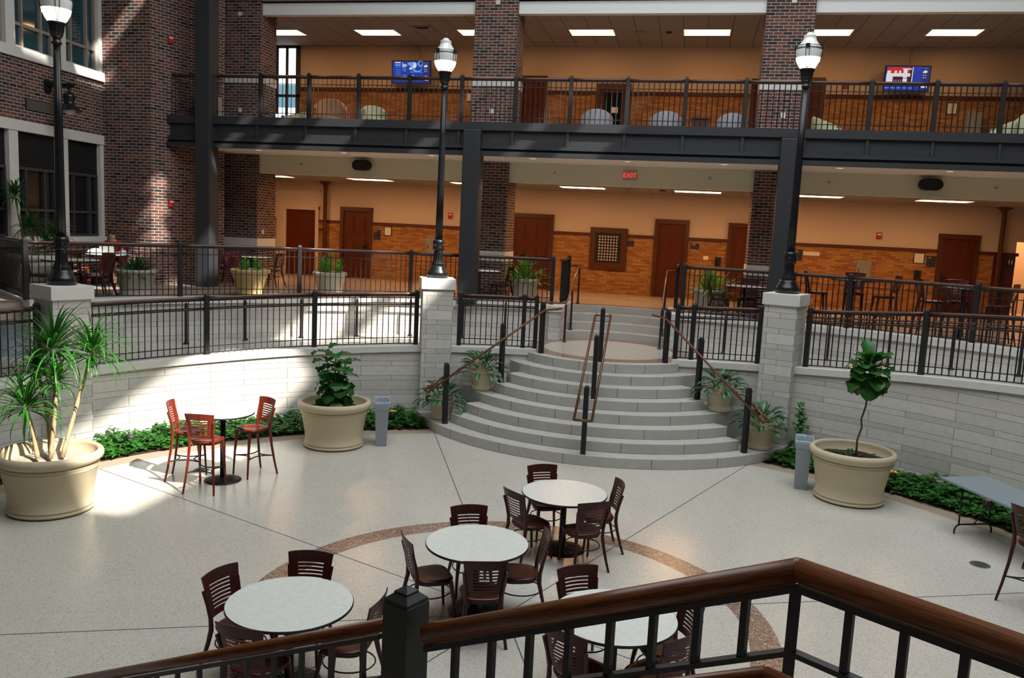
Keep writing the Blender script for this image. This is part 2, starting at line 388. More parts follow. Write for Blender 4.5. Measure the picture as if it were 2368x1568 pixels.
M['sign'] = flat('dark_sign_plate', (0.025, 0.025, 0.028), 0.5)
M['signtext'] = flat('pale_sign_lettering', (0.6, 0.58, 0.55), 0.6)
M['alarm'] = flat('fire_alarm_red', (0.42, 0.02, 0.02), 0.4)
M['panelG'] = flat('grey_panel', (0.26, 0.23, 0.18), 0.5)
M['speaker'] = flat('black_speaker', (0.010, 0.010, 0.011), 0.6)
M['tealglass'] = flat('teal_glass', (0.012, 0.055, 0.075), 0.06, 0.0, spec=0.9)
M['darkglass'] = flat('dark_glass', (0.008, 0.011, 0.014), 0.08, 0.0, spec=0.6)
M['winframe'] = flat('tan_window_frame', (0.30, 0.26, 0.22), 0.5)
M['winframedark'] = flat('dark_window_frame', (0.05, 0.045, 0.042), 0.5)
M['troffer'] = emit('troffer_diffuser', (1.0, 0.55, 0.25), 27.0); M['trofferup'] = emit('upper_troffer_diffuser', (1.0, 0.55, 0.23), 12.0)
M['downlit'] = emit('downlight_glow', (1.0, 0.72, 0.5), 1.2)
M['exitred'] = emit('exit_red', (1.0, 0.03, 0.03), 1.6)
M['exitbox'] = flat('exit_housing', (0.45, 0.40, 0.37), 0.6)
M['scrblue'] = emit('screen_blue', (0.005, 0.045, 0.42), 0.75)
M['scrnavy'] = emit('screen_navy', (0.012, 0.03, 0.20), 0.75)
M['scrlight'] = emit('screen_light_blue', (0.10, 0.42, 0.95), 0.8)
M['scrwhite'] = emit('screen_white', (0.8, 0.78, 0.85), 0.8)
M['scrred'] = emit('screen_red', (0.7, 0.03, 0.01), 0.75)
M['scrdark'] = emit('screen_dark', (0.06, 0.01, 0.02), 0.6)
M['daylight'] = emit('daylight_pane', (0.78, 0.90, 1.0), 2.2)
M['daypane'] = emit('dim_daylight_pane', (0.25, 0.5, 0.62), 0.8)
M['drain'] = flat('drain_metal', (0.14, 0.14, 0.12), 0.45, 0.5)
M['grille'] = brick('window_grille', 0.085, 0.085, 0.02, [(0, (0.42, 0.38, 0.36)), (1, (0.55, 0.5, 0.47))], (0.015, 0.012, 0.012), off=0.0, msize=0.018)
M['louver'] = brick('dark_louver', 3.0, 0.05, 0.01, [(0, (0.016, 0.015, 0.015)), (1, (0.02, 0.02, 0.02))], (0.004, 0.004, 0.004), off=0.0, msize=0.012)
# ================================================================ the setting
HR = 0.1826; ZL = 8 * HR; ZM = 12 * HR; ZU = 6.27
AX = -1.61; SC = (-1.61, 18.10); RC = (-1.61, 8.094)
YB = 25.05
def pol(a, r, c=RC): return (c[0] + r * S(R(a)), c[1] + r * Cs(R(a)))
def interp(x, pts):
    if x <= pts[0][0]: return pts[0][1]
    for (a, p), (b, q) in zip(pts, pts[1:]):
        if x <= b: return p + (q - p) * (x - a) / (b - a)
    return pts[-1][1]
CAPZ = [(-180, 1.0), (-110, 1.12), (-62, 1.335), (-50, 1.385), (-40, 1.44), (-24, 1.505), (9, 1.515), (20, 1.61), (30, 1.715), (37.4, 1.82), (48.7, 1.94), (70, 2.15), (180, 2.2)]
zcap = lambda a: interp(a, CAPZ)
zramp = lambda a: min(zcap(a) - 0.06, 1.5) if abs(a) < 14 else zcap(a) - 0.06

# courtyard floor: terrazzo disc with brown ring, joints and aggregate border
mb = MB()
for r0, r1, mi in ((0.0, 2.457, 0), (2.457, 2.765, 1), (2.765, 7.6, 0), (7.6, 7.95, 2)):
    n = 128; vs = []; fs = []
    for i in range(n):
        a = 360 * i / n; vs += [(*pol(a, r0), 0), (*pol(a, r1), 0)]
    fs = [(2 * i, 2 * i + 1, 2 * ((i + 1) % n) + 1, 2 * ((i + 1) % n)) for i in range(n)]
    if r0 == 0: vs = [(*pol(360 * i / n, r1), 0) for i in range(n)]; fs = [tuple(range(n - 1, -1, -1))]
    else: fs = [tuple(reversed(f)) for f in fs]
    mb.add(vs, fs, mi)
for k in range(4):
    a = 22.2 + 45 * k; d = Vector((S(R(a)), Cs(R(a)), 0)); q = Vector((d.y, -d.x, 0)) * 0.006; c = Vector((*RC, 0.0012))
    mb.add([c - d * 7.6 - q, c - d * 7.6 + q, c + d * 7.6 + q, c + d * 7.6 - q], [(0, 1, 2, 3)], 3)
struct('floor', mb, [M['terr'], M['terrbrown'], M['paver'], M['joint']])
mb = MB(); mb.arc(RC, 7.95, 9.0, -150, 150, -0.1, 0.03, 90); struct('planting_bed', mb, M['soil'])

# curved limestone retaining walls and caps
for nm, a0, a1 in (('wall_curved_left', -135, -8.9), ('wall_curved_right', 8.9, 135)):
    mb = MB(); mb.arc(RC, 8.95, 9.3, a0, a1, 0, lambda a: zcap(a) - 0.12, 90); o = struct(nm, mb, M['stone'])
    mb = MB(); mb.arc(RC, 8.91, 9.34, a0, a1, lambda a: zcap(a) - 0.12, zcap, 90); struct('wall_cap', mb, M['cap'], o)
    mb = MB(); mb.arc(RC, 8.87, 8.95, a0, a1 if a1 < 0 else a1, 0, 0.13, 90) if a1 < 0 else mb.arc(RC, 8.87, 8.95, a0 + 14, a1, 0, 0.13, 90)
    struct('base_course', mb, M['stone'], o)
# ramp behind the wall
mb = MB(); mb.arc(RC, 9.3, 11.2, -110, 80, lambda a: zramp(a) - 0.25, zramp, 120)
mb.prism([(-16, 2), (-11.0, 2), (-11.0, 12.2), (-16, 14.5)], 0.85, 1.12)
struct('ramp', mb, M['terr'])
# upper curved walls
for nm, a0, a1 in (('wall_upper_left', -63.9, -7.3), ('wall_upper_right', 7.3, 85)):
    mb = MB(); mb.arc(RC, 11.15, 11.5, a0, a1, 0.85, 2.13, 60); o = struct(nm, mb, M['stone'])
    mb = MB(); mb.arc(RC, 11.1, 11.55, a0, a1, 2.13, 2.255, 60); struct('wall_cap', mb, M['cap'], o)
p0 = Vector((*pol(-63.9, 11.15), 0)); p1 = Vector((-15.6, 15.75, 0)); q = Vector((0.54, 0.84, 0)) * 0.35
mb = MB(); mb.prism([(p0.x, p0.y), (p0.x + q.x, p0.y + q.y), (p1.x + q.x, p1.y + q.y), (p1.x, p1.y)], 0.85, 2.13); o = struct('wall_return_left', mb, M['stone'])
mb = MB(); mb.prism([(p0.x + .03, p0.y - .05), (p0.x + q.x * 1.1, p0.y + q.y * 1.1), (p1.x + q.x, p1.y + q.y), (p1.x, p1.y - .05)], 2.13, 2.25); struct('wall_cap', mb, M['cap'], o)

# stairs from the courtyard up to the landing
mb = MB()
for i in range(8):
    r = 4.148 - 0.311 * i; A = {0: 63.3, 3: 61.6, 6: 56.3, 7: 51}.get(i, 45); zb = {0: 0, 3: HR, 6: 4 * HR}.get(i, i * HR)
    mb.arc(SC, 0.3, r, 180 - A, 180 + A, zb, (i + 1) * HR, 48)
    for k in (-34, -17, 4, 21, 38):                            # joints between the stone blocks of each riser
        a = 180 + k + (i % 2) * 7; p = Vector((*pol(a, r + 0.0015, SC), 0)); t = Vector((Cs(R(a)), -S(R(a)), 0)) * 0.004
        mb.add([p - t + Vector((0, 0, i * HR)), p + t + Vector((0, 0, i * HR)), p + t + Vector((0, 0, (i + 1) * HR)), p - t + Vector((0, 0, (i + 1) * HR))], [(0, 1, 2, 3)], 1)
struct('stairs', mb, [M['step'], M['joint']], None, 0.008, 2)
mb = MB(); mb.arc(SC, 0.0, 1.392, 0, 360, ZL - 0.06, ZL + 0.004, 72, 0, False); mb.arc(SC, 1.392, 1.76, 0, 360, ZL - 0.06, ZL + 0.004, 72, 1, False)
struct('landing', mb, [M['terr'], M['terrbrown']])
# upper flight, concave, between cheek walls
mb = MB()
for k in range(4): mb.arc(SC, 1.75 + 0.28 * k, 3.2, -43, 43, ZL - 0.02, ZL + (k + 1) * HR - (0.002 if k == 3 else 0), 32)
struct('stairs_upper', mb, M['step'], None, 0.008, 2)
for nm, sg in (('wall_cheek_left', -1), ('wall_cheek_right', 1)):
    x0, x1 = sorted((AX + sg * 1.19, AX + sg * 1.47))
    mb = MB(); mb.box(x0, x1, 18.88, 20.75, ZL - 0.3, 2.13); o = struct(nm, mb, M['pier'])
    mb = MB(); mb.box(x0 - .02, x1 + .02, 18.85, 20.78, 2.13, 2.25); struct('wall_cap', mb, M['cap'], o)

# main level floor
mb = MB(); vs = []; angs = sorted([-100 + 2.5 * i for i in range(81)] + [-6.1, -3.05, 3.05, 6.1])
for a in angs:
    s, c = S(R(a)), Cs(R(a))
    if abs(a) <= 6.11 and abs(a) != 6.1 or abs(a) == 6.1: pass
    ri = 11.48
    if abs(a) < 6.2:                                            # opening for the upper flight
        t = 8.0
        while math.hypot(RC[0] + t * s - SC[0], RC[1] + t * c - SC[1]) < 2.63 or RC[1] + t * c < 18.1: t += 0.02
        ri = t
    ro = min([(YB + 0.3 - RC[1]) / c if c > 0.01 else 99, (15 + AX + 1.61) / abs(s) if abs(s) > 0.01 else 99])
    vs += [(RC[0] + ri * s, RC[1] + ri * c, ZM), (RC[0] + ro * s, RC[1] + ro * c, ZM), (RC[0] + ri * s, RC[1] + ri * c, ZM - 0.3), (RC[0] + ro * s, RC[1] + ro * c, ZM - 0.3)]
fs = []
for i in range(len(angs) - 1):
    p, q = 4 * i, 4 * i + 4
    fs += [(p, p + 1, q + 1, q), (p + 2, q + 2, q + 3, p + 3), (p, q, q + 2, p + 2)]
mb.add(vs, [tuple(reversed(f)) for f in fs])
struct('floor_main_level', mb, M['terrwarmlit'])
mb = MB(); mb.arc(SC, 2.66, 2.9, -25.5, 25.5, ZM - 0.01, ZM + 0.003, 24); struct('trim_stair_edge', mb, M['terrbrown'])

# galleries: back wall, wainscot, ceilings, slabs
mb = MB(); mb.box(-16, 8.54, YB, YB + 0.25, ZM - 0.2, 9.6); mb.box(8.54, 13, YB, YB + 0.25, 4.26, 9.6); mb.box(10.2, 13, YB, YB + 0.25, ZM - .2, 4.26)
struct('wall_back', mb, M['plaster'])
mb = MB(); mb.box(8.3, 11, 27.2, 27.4, ZM - .2, 5); mb.box(10.9, 11.1, YB + .25, 27.2, ZM - .2, 5); mb.box(8.1, 8.3, YB + .25, 27.2, ZM - .2, 5); mb.box(8.1, 11.1, YB + .25, 27.4, 5, 5.1); mb.box(8.1, 11.1, YB, 27.4, ZM - .2, ZM)
struct('wall_corridor', mb, M['plaster'])
mb = MB(); mb.box(8.7, 9.6, 25.7, 26.4, 4.93, 4.98); tag(obj('ceiling_light', mb, M['troffer']), 'warm ceiling light inside the bright side corridor at far right', 'ceiling light')
segs_lo = [(-16, -13.11), (-11.71, -10.88), (-9.82, -5.6), (-4.08, -2.96), (-1.87, -1.09), (-0.1, 0.99), (2.05, 6.58), (7.61, 8.0)]
mb = MB(); mt = MB(); mk = MB()
for a, b in segs_lo:
    mb.box(a, b, YB - 0.03, YB, ZM, 3.88); mt.box(a, b, YB - 0.06, YB, 3.87, 3.96); mk.box(a, b, YB - 0.05, YB - .03, ZM, ZM + 0.1)
mb.box(-2.96, -1.87, YB - 0.03, YB, ZM, 2.9); mk.box(-2.96, -1.87, YB - 0.05, YB - .03, ZM, ZM + 0.1)
struct('wall_wainscot_lower', mb, M['buff']); struct('trim_chair_rail_lower', mt, M['trim']); struct('baseboard_lower', mk, M['buff'])
mb = MB(); mb.box(8.0, 8.54, YB - 0.04, YB, ZM, 3.88); mb.box(8.0, 8.6, YB - 0.07, YB, 3.87, 3.96); struct('trim_wood_panel', mb, M['trim'])
segs_up = [(-12.35, -5.35), (-4.45, -3.05), (-2.02, 1.25), (3.3, 13)]
mb = MB(); mt = MB()
for a, b in segs_up:
    mb.box(a, b, YB - 0.03, YB, ZU, 7.95); mt.box(a, b, YB - 0.06, YB, 7.94, 8.04)
struct('wall_wainscot_upper', mb, M['buff']); struct('trim_chair_rail_upper', mt, M['trim'])
mb = MB(); mb.box(-16.2, -16, 15.5, YB, ZM - .2, 9.6); struct('wall_gallery_left', mb, M['plaster'])
mb = MB(); mb.box(-16, 13, 20.95, YB, 5.15, 5.25); struct('ceiling_lower', mb, M['tile'])
mb = MB(); mb.box(-16, 13, 20.85, 21.05, 5.11, 5.62); struct('wall_header', mb, M['cream'])
mb = MB(); mb.box(-12.9, 13, 18.72, 20.9, 5.6, 5.66); struct('ceiling_soffit', mb, M['white'])
mb = MB(); mb.box(-12.9, 13, 18.74, YB, 5.66, ZU); mb.box(-16, -12.9, 20.9, YB, 5.66, ZU); struct('floor_upper_gallery', mb, M['terrwarmlit'])
mb = MB(); mb.box(-16, 13, 20.95, YB, 9.28, 9.4); struct('ceiling_upper', mb, M['tile'])
mb = MB(); mb.box(-16, 13, 20.85, 21.05, 9.17, 9.46); struct('trim_fascia', mb, M['white'])
mb = MB(); mb.box(-16, 13, 20.95, 21.1, 9.46, 9.52); struct('trim_shadow_gap', mb, M['black'])
mb = MB(); mb.box(-16, 13, 20.7, 21.0, 9.52, 14); struct('wall_upper_facade', mb, M['stone'])

# steel balcony beam with stiffeners, steel columns, brick columns
RPX = [-12.7, -11.52] + [-10.29 + 1.241 * k for k in range(19)]
mb = MB()
mb.box(-12.93, 13, 18.72, 18.76, 5.58, 6.30); mb.box(-12.93, 13, 18.64, 18.72, 6.12, 6.30); mb.box(-12.93, 13, 18.66, 18.72, 5.72, 5.80)
mb.box(-12.93, 13, 18.62, 18.72, 5.56, 5.66); mb.box(-12.93, -12.86, 18.64, 18.72, 5.58, 6.3)
for x in RPX: mb.box(x - 0.03, x + 0.03, 18.67, 18.72, 5.80, 6.12)
struct('beam_balcony', mb, M['steel'])
for x, zt in ((-11.65, 14.0), (-4.98, 6.12), (1.86, 6.1)):
    mb = MB(); mb.box(x - 0.2, x + 0.2, 18.52, 18.92, ZM, zt); struct('pillar_steel', mb, M['steel'], None, 0.02)
for x, a, b in ((-11.9, -12.39, -11.42), (-5.08, -5.58, -4.6), (1.82, 1.32, 2.32), (8.62, 8.12, 9.12)):
    mb = MB(); mb.box(a, b, 20.75, 21.75, ZM, 5.6); o = struct('pillar_brick', mb, M['brick'])
    mb = MB(); mb.box(a - .012, b + .012, 20.738, 21.762, 3.13, 3.38); struct('stone_band', mb, M['cap'], o)
    mb = MB(); mb.box(x - .54, x + .54, 20.75, 21.6, ZU, 14); o = struct('pillar_brick', mb, M['brick'])
    mb = MB(); mb.box(x - .552, x + .552, 20.738, 21.612, 7.43, 7.65); struct('stone_band', mb, M['cap'], o)

# brick corner and window wall at the left
mb = MB(); mb.prism([(-14.5, 18.24), (-12.84, 18.24), (-12.06, 20.2), (-12.7, 20.7), (-14.5, 20.7)], ZM - 0.2, 14); struct('wall_brick_corner', mb, M['brick'])
P0 = Vector((-14.12, 18.24, 0)); DV = Vector((0.08, -0.997, 0)); NV = Vector((0.997, 0.08, 0))
WM = Matrix(((DV.x, NV.x, 0, P0.x), (DV.y, NV.y, 0, P0.y), (0, 0, 1, 0), (0, 0, 0, 1)))     # local x along the wall towards the viewer, y out of the wall
SL = 9.0
mb = MB(); mb.box(-.1, SL, -.4, 0, 0, 3.1, 0, WM); mb.box(-.1, SL, -.4, 0, 5.72, 6.98, 0, WM); mb.box(-.1, SL, -.4, 0, 9.7, 14, 0, WM); mb.box(-.1, SL, -.45, -.35, 3.1, 9.7, 0, WM)
struct('wall_window_left', mb, M['brick'])
mb = MB(); mb.box(-.0, SL, -.35, .05, 3.1, 3.3, 0, WM); mb.box(-.0, SL, -.35, .02, 5.5, 5.72, 0, WM); mb.box(-.0, SL, -.35, .06, 6.98, 7.19, 0, WM); mb.box(0, SL, -.35, .02, 9.5, 9.7, 0, WM)
wins = [(0.13, 1.33), (1.67, 2.93), (3.2, 4.5), (4.77, 6.1), (6.4, 7.7)]
for a, b in [(0.0, 0.13)] + [(wins[i][1], wins[i + 1][0]) for i in range(4)] + [(7.7, SL)]:
    mb.box(a, b, -.35, .0, 3.3, 5.5, 0, WM); mb.box(a, b, -.35, .0, 7.19, 9.5, 0, WM)
struct('trim_stone_left', mb, M['cap'])
k = 0
for a, b in wins[:3]:
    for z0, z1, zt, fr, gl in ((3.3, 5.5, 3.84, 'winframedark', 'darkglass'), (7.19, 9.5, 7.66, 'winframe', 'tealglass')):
        k += 1; mb = MB(); wv = (b - a); top = 4.76 if z0 < 4 else z1
        for c in (a, a + .26 * wv, a + .73 * wv, b - .05): mb.box(c, c + .05, -.2, -.08, z0, top, 0, WM)
        for zz in (z0, zt, top - .05): mb.box(a, b, -.2, -.085, zz, zz + .06, 0, WM)
        o = struct('window_%d' % k, mb, M[fr])
        mb = MB(); mb.box(a, b, -.18, -.15, z0, top, 0, WM); struct('glass', mb, M[gl], o)
        if z0 < 4: mb = MB(); mb.box(a, b, -.2, -.1, 4.76, 5.5, 0, WM); struct('louvre_panel', mb, M['louver'], o)

# unseen slab with openings shaped to throw the sun patches; walls out of view
holes = [(2.0, 5.0, 3.4, 7.0), (2.0, 4.15, 7.0, 9.6), (2.1, 3.2, 11.0, 13.7), (3.5, 4.85, 11.0, 13.7), (2.9, 3.4, 14.9, 15.9), (4.05, 5.1, 14.9, 15.9), (.7, 1.2, 14.9, 16.0), (-4.1, -3.7, 14.9, 16.1), (-3.1, -2.7, 14.9, 16.3), (-2.1, -.9, 14.9, 15.7), (-8.95, -8.45, 15.3, 16.7), (-8.3, -7.9, 14.2, 15.4), (-8.3, -7.9, 12.5, 13.3),
    (-4.95, -4.5, 14.2, 14.7), (-4.5, -4.0, 13.85, 14.5), (-4.0, -3.4, 13.4, 14.2), (-4.4, -2.3, 11.3, 12.5), (-2.6, -1.6, 13.5, 14.3), (.5, 1.4, 12.0, 13.2), (-2.7, -2.3, 8.2, 8.7)]
xs = sorted(set([-16.4, 13.2] + [h[i] for h in holes for i in (0, 1)])); ys = sorted(set([-9.2, 26] + [h[i] for h in holes for i in (2, 3)]))
mb = MB()
for i in range(len(xs) - 1):
    for j in range(len(ys) - 1):
        cx, cy = (xs[i] + xs[i + 1]) / 2, (ys[j] + ys[j + 1]) / 2
        if not any(h[0] < cx < h[1] and h[2] < cy < h[3] for h in holes): mb.box(xs[i], xs[i + 1], ys[j], ys[j + 1], 14.0, 14.15)
struct('roof_sun_mask', mb, M['white'])
mb = MB(); mb.box(13, 13.2, -9, YB, -.2, 14); struct('wall_right', mb, M['brick'])
mb = MB(); mb.box(-16.4, 13.2, -9.2, -9, -.2, 14); struct('wall_rear', mb, M['brick'])
mb = MB(); mb.box(-16.6, -16.4, -9, 16, -.2, 14); mb.box(-16.6, -16.4, 16, YB, 9.4, 14); struct('wall_left', mb, M['brick'])
mb = MB(); mb.box(-16.4, 13.2, -9, 1.5, -.3, -.02); struct('floor_rear', mb, M['terr'])

# doors of the lower gallery
def panels(mb, x0, x1, z0, z1, y, rows, colsn=2):
    wd = (x1 - x0); gx = wd * 0.13
    for c in range(colsn):
        a = x0 + gx + c * (wd - gx) / colsn; b = x0 + (c + 1) * (wd - gx) / colsn
        for lo, hi in rows:
            p, q = z0 + lo * (z1 - z0), z0 + hi * (z1 - z0)
            mb.box(a, b, y - .022, y, p, q); mb.box(a + .045, b - .045, y - .045, y - .02, p + .05, q - .05)
ROWS = ((.06, .28), (.33, .60), (.65, .93))
def door(n, x0, x1, zt, z0=ZM, hinge=1, leafs=1, paneled=True, frame='trim', hs=True):
    fw = .11; mb = MB(); y = YB
    mb.box(x0, x0 + fw, y - .09, y, z0, zt); mb.box(x1 - fw, x1, y - .09, y, z0, zt); mb.box(x0, x1, y - .10, y, zt - fw, zt + .02)
    o = struct('door_%d' % n, mb, M[frame])
    wd = (x1 - x0 - 2 * fw) / leafs
    for k in range(leafs):
        a = x0 + fw + k * wd; mb = MB(); mb.box(a + .005, a + wd - .005, y - .04, y - .005, z0 + .01, zt - fw)
        if paneled: panels(mb, a, a + wd, z0, zt - fw, y - .04, ROWS)
        d = struct('door_leaf', mb, M['door'], o)
        if hs:
            hx = a + (wd - .09 if hinge > 0 else .09); mb = MB(); mb.box(hx - .03, hx + .03, y - .06, y - .035, z0 + .82, z0 + 1.12)
            mb.tube([(hx, y - .05, z0 + 1.0), (hx, y - .11, z0 + 1.0), (hx - hinge * .12, y - .11, z0 + 1.0)], .012, 6); struct('door_handle', mb, M['black'], d)
    return o
door(1, -12.85, -11.62, 4.36, paneled=False, frame='plaster'); door(2, -10.88, -9.82, 4.38); door(3, -5.6, -4.08, 4.42, leafs=2)
door(4, -1.09, -0.1, 4.43); door(5, 0.99, 2.05, 4.41); door(6, 6.58, 7.61, 4.37, hinge=-1)
door(7, -5.3, -4.5, 8.43, ZU, hs=False); door(9, 1.3, 2.2, 8.41, ZU, hs=False); door(10, 2.45, 3.26, 8.46, ZU)
o = door(8, -3.03, -2.04, 8.23, ZU, paneled=False, hs=False)
mb = MB(); mb.box(-2.78, -2.27, YB - .062, YB - .045, ZU + .1, 8.0); struct('door_glass', mb, M['darkglass'], o)
mb = MB(); mb.box(-2.57, -2.38, YB - .075, YB - .064, 7.43, 7.59); tag(obj('paper_notice', mb, M['paper']), 'small paper notice taped to the glass door of the upper gallery', 'notice', 'paper notices')
mb = MB(); mb.box(-13.11, -11.6, YB - .05, YB, 4.36, 4.44); mb.box(-13.11, -11.6, YB - .06, YB, 4.8, 4.86); struct('trim_recess', mb, M['plaster'])
# ticket window in the lower gallery
mb = MB()
for a, b, c, d in ((-2.96, -2.8, 2.9, 4.13), (-2.04, -1.87, 2.9, 4.13), (-2.8, -2.04, 3.97, 4.13), (-2.8, -2.04, 2.9, 3.1)): mb.box(a, b, YB - .09, YB, c, d)
o = struct('window_9', mb, M['trim'])
mb = MB(); mb.box(-2.8, -2.04, YB - .05, YB - .02, 3.1, 3.97); struct('window_frame', mb, M['black'], o)
mb = MB(); mb.box(-2.72, -2.12, YB - .07, YB - .05, 3.16, 3.9); struct('window_grille', mb, M['grille'], o)
# bright window at the left end of the upper gallery
mb = MB()
for a, b, c, d in ((-13.2, -13.05, 7.2, 9.3), (-12.46, -12.34, 6.5, 9.26), (-12.80, -12.72, 6.5, 9.26), (-13.2, -12.34, 9.2, 9.3), (-13.2, -12.34, 7.72, 7.8), (-13.2, -12.34, 6.45, 6.52)): mb.box(a, b, YB - .1, YB - .02, c, d)
o = struct('window_10', mb, M['winframedark'])
mb = MB(); mb.box(-13.2, -12.36, YB - .05, YB - .03, 8.1, 9.25); mb.box(-13.2, -12.36, YB - .05, YB - .03, 7.0, 7.4); struct('window_pane', mb, M['daylight'], o)
mb = MB(); mb.box(-13.2, -12.36, YB - .05, YB - .03, 7.4, 8.1); mb.box(-13.2, -12.36, YB - .05, YB - .03, 6.5, 7.0); struct('window_pane', mb, M['daypane'], o)
# ================================================================ piers and lamp posts
def pier(n, a, ztop):
    x, y = pol(a, 9.06); mb = MB(); mb.box(-.305, .305, -.31, .31, 0, ztop - .22)
    o = struct('pillar_stone', mb, M['pier']); o.location = (x, y, 0); o.rotation_euler = (0, 0, -R(a))
    mb = MB(); mb.box(-.345, .345, -.35, .35, ztop - .22, ztop); c = struct('pier_cap', mb, M['cap'], o, .008)
    return x, y
def lamp_post(label, loc):
    t = thing('lamp_post', label, 'lamp', loc, 0, 'globe lamp posts on the stone piers')
    mb = MB(); mb.lathe([(.215, 0), (.215, .115), (.2, .13), (.195, .15), (.165, .19), (.16, .22), (.14, .25)], 32)
    mb.lathe([(.145, .24), (.125, .29), (.095, .38), (.088, .50), (.092, .56)], flute=14, fd=.10); obj('base', mb, M['lampblack'], t)
    mb = MB(); mb.lathe([(.09, .55), (.115, .565), (.117, .62), (.105, .64), (.117, .70), (.115, .75), (.085, .78)], 28)
    for k in range(4): mb.ball((.112 * Cs(PI / 4 + k * PI / 2), .112 * S(PI / 4 + k * PI / 2), .655), .028, 8)
    obj('collar', mb, M['lampblack'], t)
    mb = MB(); mb.lathe([(.076, .77), (.071, 1.3), (.062, 2.6), (.052, 3.76)], flute=14, fd=.09); obj('shaft', mb, M['lampblack'], t)
    mb = MB(); mb.lathe([(.052, 3.74), (.075, 3.755), (.077, 3.785), (.055, 3.80), (.06, 3.84), (.085, 3.87)], 24)
    mb.lathe([(.085, 3.87), (.105, 3.95), (.115, 4.03), (.13, 4.06)], flute=16, fd=.07); mb.lathe([(.132, 4.05), (.135, 4.08), (.12, 4.085)], 24); obj('capital', mb, M['lampblack'], t)
    mb = MB(); mb.lathe([(.118, 4.08), (.165, 4.14), (.2, 4.21), (.216, 4.27)], 28, cap=False); obj('lit_bowl', mb, M['lit'], t, label='glowing lower half of the globe')
    mb = MB(); mb.lathe([(.216, 4.27), (.228, 4.36), (.23, 4.42), (.20, 4.475), (.165, 4.52), (.14, 4.55), (.112, 4.60), (.105, 4.64), (.112, 4.655), (.105, 4.67), (.07, 4.685), (.058, 4.71), (.03, 4.725), (.0, 4.73)], 28, cap=False); obj('globe', mb, M['globe'], t)
    mb = MB()
    for zz in (4.425, 4.47): mb.tube([(.236 * Cs(2 * PI * k / 28), .236 * S(2 * PI * k / 28), zz) for k in range(28)], .006, 5, closed=True)
    for k in range(28): mb.tube([(.236 * Cs(2 * PI * k / 28), .236 * S(2 * PI * k / 28), 4.425), (.236 * Cs(2 * PI * (k + 1) / 28), .236 * S(2 * PI * (k + 1) / 28), 4.47)], .004, 4)
    for k in range(4):
        for d in (-.13, .13):
            a = PI / 4 + k * PI / 2; b = a + d
            mb.tube([(.24 * Cs(b), .24 * S(b), 4.46), (.236 * Cs(b), .236 * S(b), 4.36), (.222 * Cs(b), .222 * S(b), 4.27), (.17 * Cs(a + d * .5), .17 * S(a + d * .5), 4.14), (.13 * Cs(a), .13 * S(a), 4.08)], .005, 5)
        mb.cbox((.238 * Cs(a), .238 * S(a), 4.45), (.02, .075, .075), a)
    obj('cage', mb, M['lampblack'], t)
    mb = MB(); mb.lathe([(.014, 4.72), (.018, 4.745), (.01, 4.755), (.02, 4.775), (.014, 4.79), (.006, 4.80), (.004, 4.87), (0, 4.885)], 10); obj('finial', mb, M['lampblack'], t)
    return t
for n, a, zt, lab in ((1, -66.2, 2.72, 'tall black lamp post at the far left, globe cut by the top edge'), (2, -22.2, 2.90, 'tall black globe lamp post on the stone pier left of the stairs'), (3, 22.2, 3.01, 'tall black globe lamp post on the stone pier right of the stairs')):
    x, y = pier(n, a, zt)
    if n == 1: lp = lamp_post(lab, (x, y, zt))
    else: dup(lp, (x, y, zt), R(11 * n), lab)

# ================================================================ railings
def railing(label, P, posts, ts, H=1.05, hm='bronze', grab=None, step=0.112, group=None, name='railing', pz=0.0):
    """P(t) -> Vector at the foot of the railing; posts: t of each post; ts: (first, last) t"""
    t0 = thing(name, label, 'railing', tuple(P(posts[0])), 0, group); O = P(posts[0])
    dz = lambda v, z: (v.x - O.x, v.y - O.y, v.z - O.z + z)
    pm = None
    for t in posts:
        p = P(t); a, b = P(t - .01), P(t + .01); rz = math.atan2((b - a).y, (b - a).x)
        if pm is None:
            mb = MB(); mb.sq([(.044, -pz), (.044, H + .03), (.040, H + .055), (.028, H + .075), (.012, H + .083)]); pm = obj('post', mb, M['rail'], t0, .006); q = pm
        else: q = pm.copy(); col.objects.link(q); q.parent = t0
        q.location = dz(p, 0); q.rotation_euler = (0, 0, rz)
    hb = MB(); gb = MB()
    edges = sorted(set([ts[0]] + posts + [ts[1]]))
    for a, b in zip(edges, edges[1:]):
        L = sum((P(a + (b - a) * (i + 1) / 12) - P(a + (b - a) * i / 12)).length for i in range(12))
        if L < 0.12: continue
        n = max(2, int(L / .25)); path = [P(a + (b - a) * i / n) for i in range(n + 1)]
        hb.tube([dz(p, H) for p in path], .030, 10)
        if grab: gb.tube([dz(p + (p - Vector((*RC, p.z))).normalized() * grab[1], grab[0]) for p in path], .02, 8)
        mb = MB()
        for zz, r in ((H - .04, .014), (H - .18, .011), (.15, .011), (.03, .013)): mb.tube([dz(p, zz) for p in path], r, 4, smooth=False)
        k = max(1, round(L / step))
        for i in range(1, k):
            p = P(a + (b - a) * i / k); x, y, z = dz(p, 0); mb.sq([(.008, z + .03), (.008, z + H - .04)], (x, y, 0), R(30))
        obj('baluster_panel', mb, M['rail'], t0)
    obj('handrail', hb, M[hm], t0, label='brown handrail')
    if grab: obj('grab_rail', gb, M['bronze'], t0, label='lower brown grab rail on the ramp side')
    return t0
Plow = lambda a: Vector((*pol(a, 9.12), zcap(a)))
Pup = lambda a: Vector((*pol(a, 11.32), 2.255))
G1, G2 = 'railings on the lower curved wall', 'railings on the upper curved wall'
railing('black railing on the curved wall left of the left lamp pier', Plow, [-68.6, -80, -91], (-68.4, -92), grab=(.83, .1), group=G1)
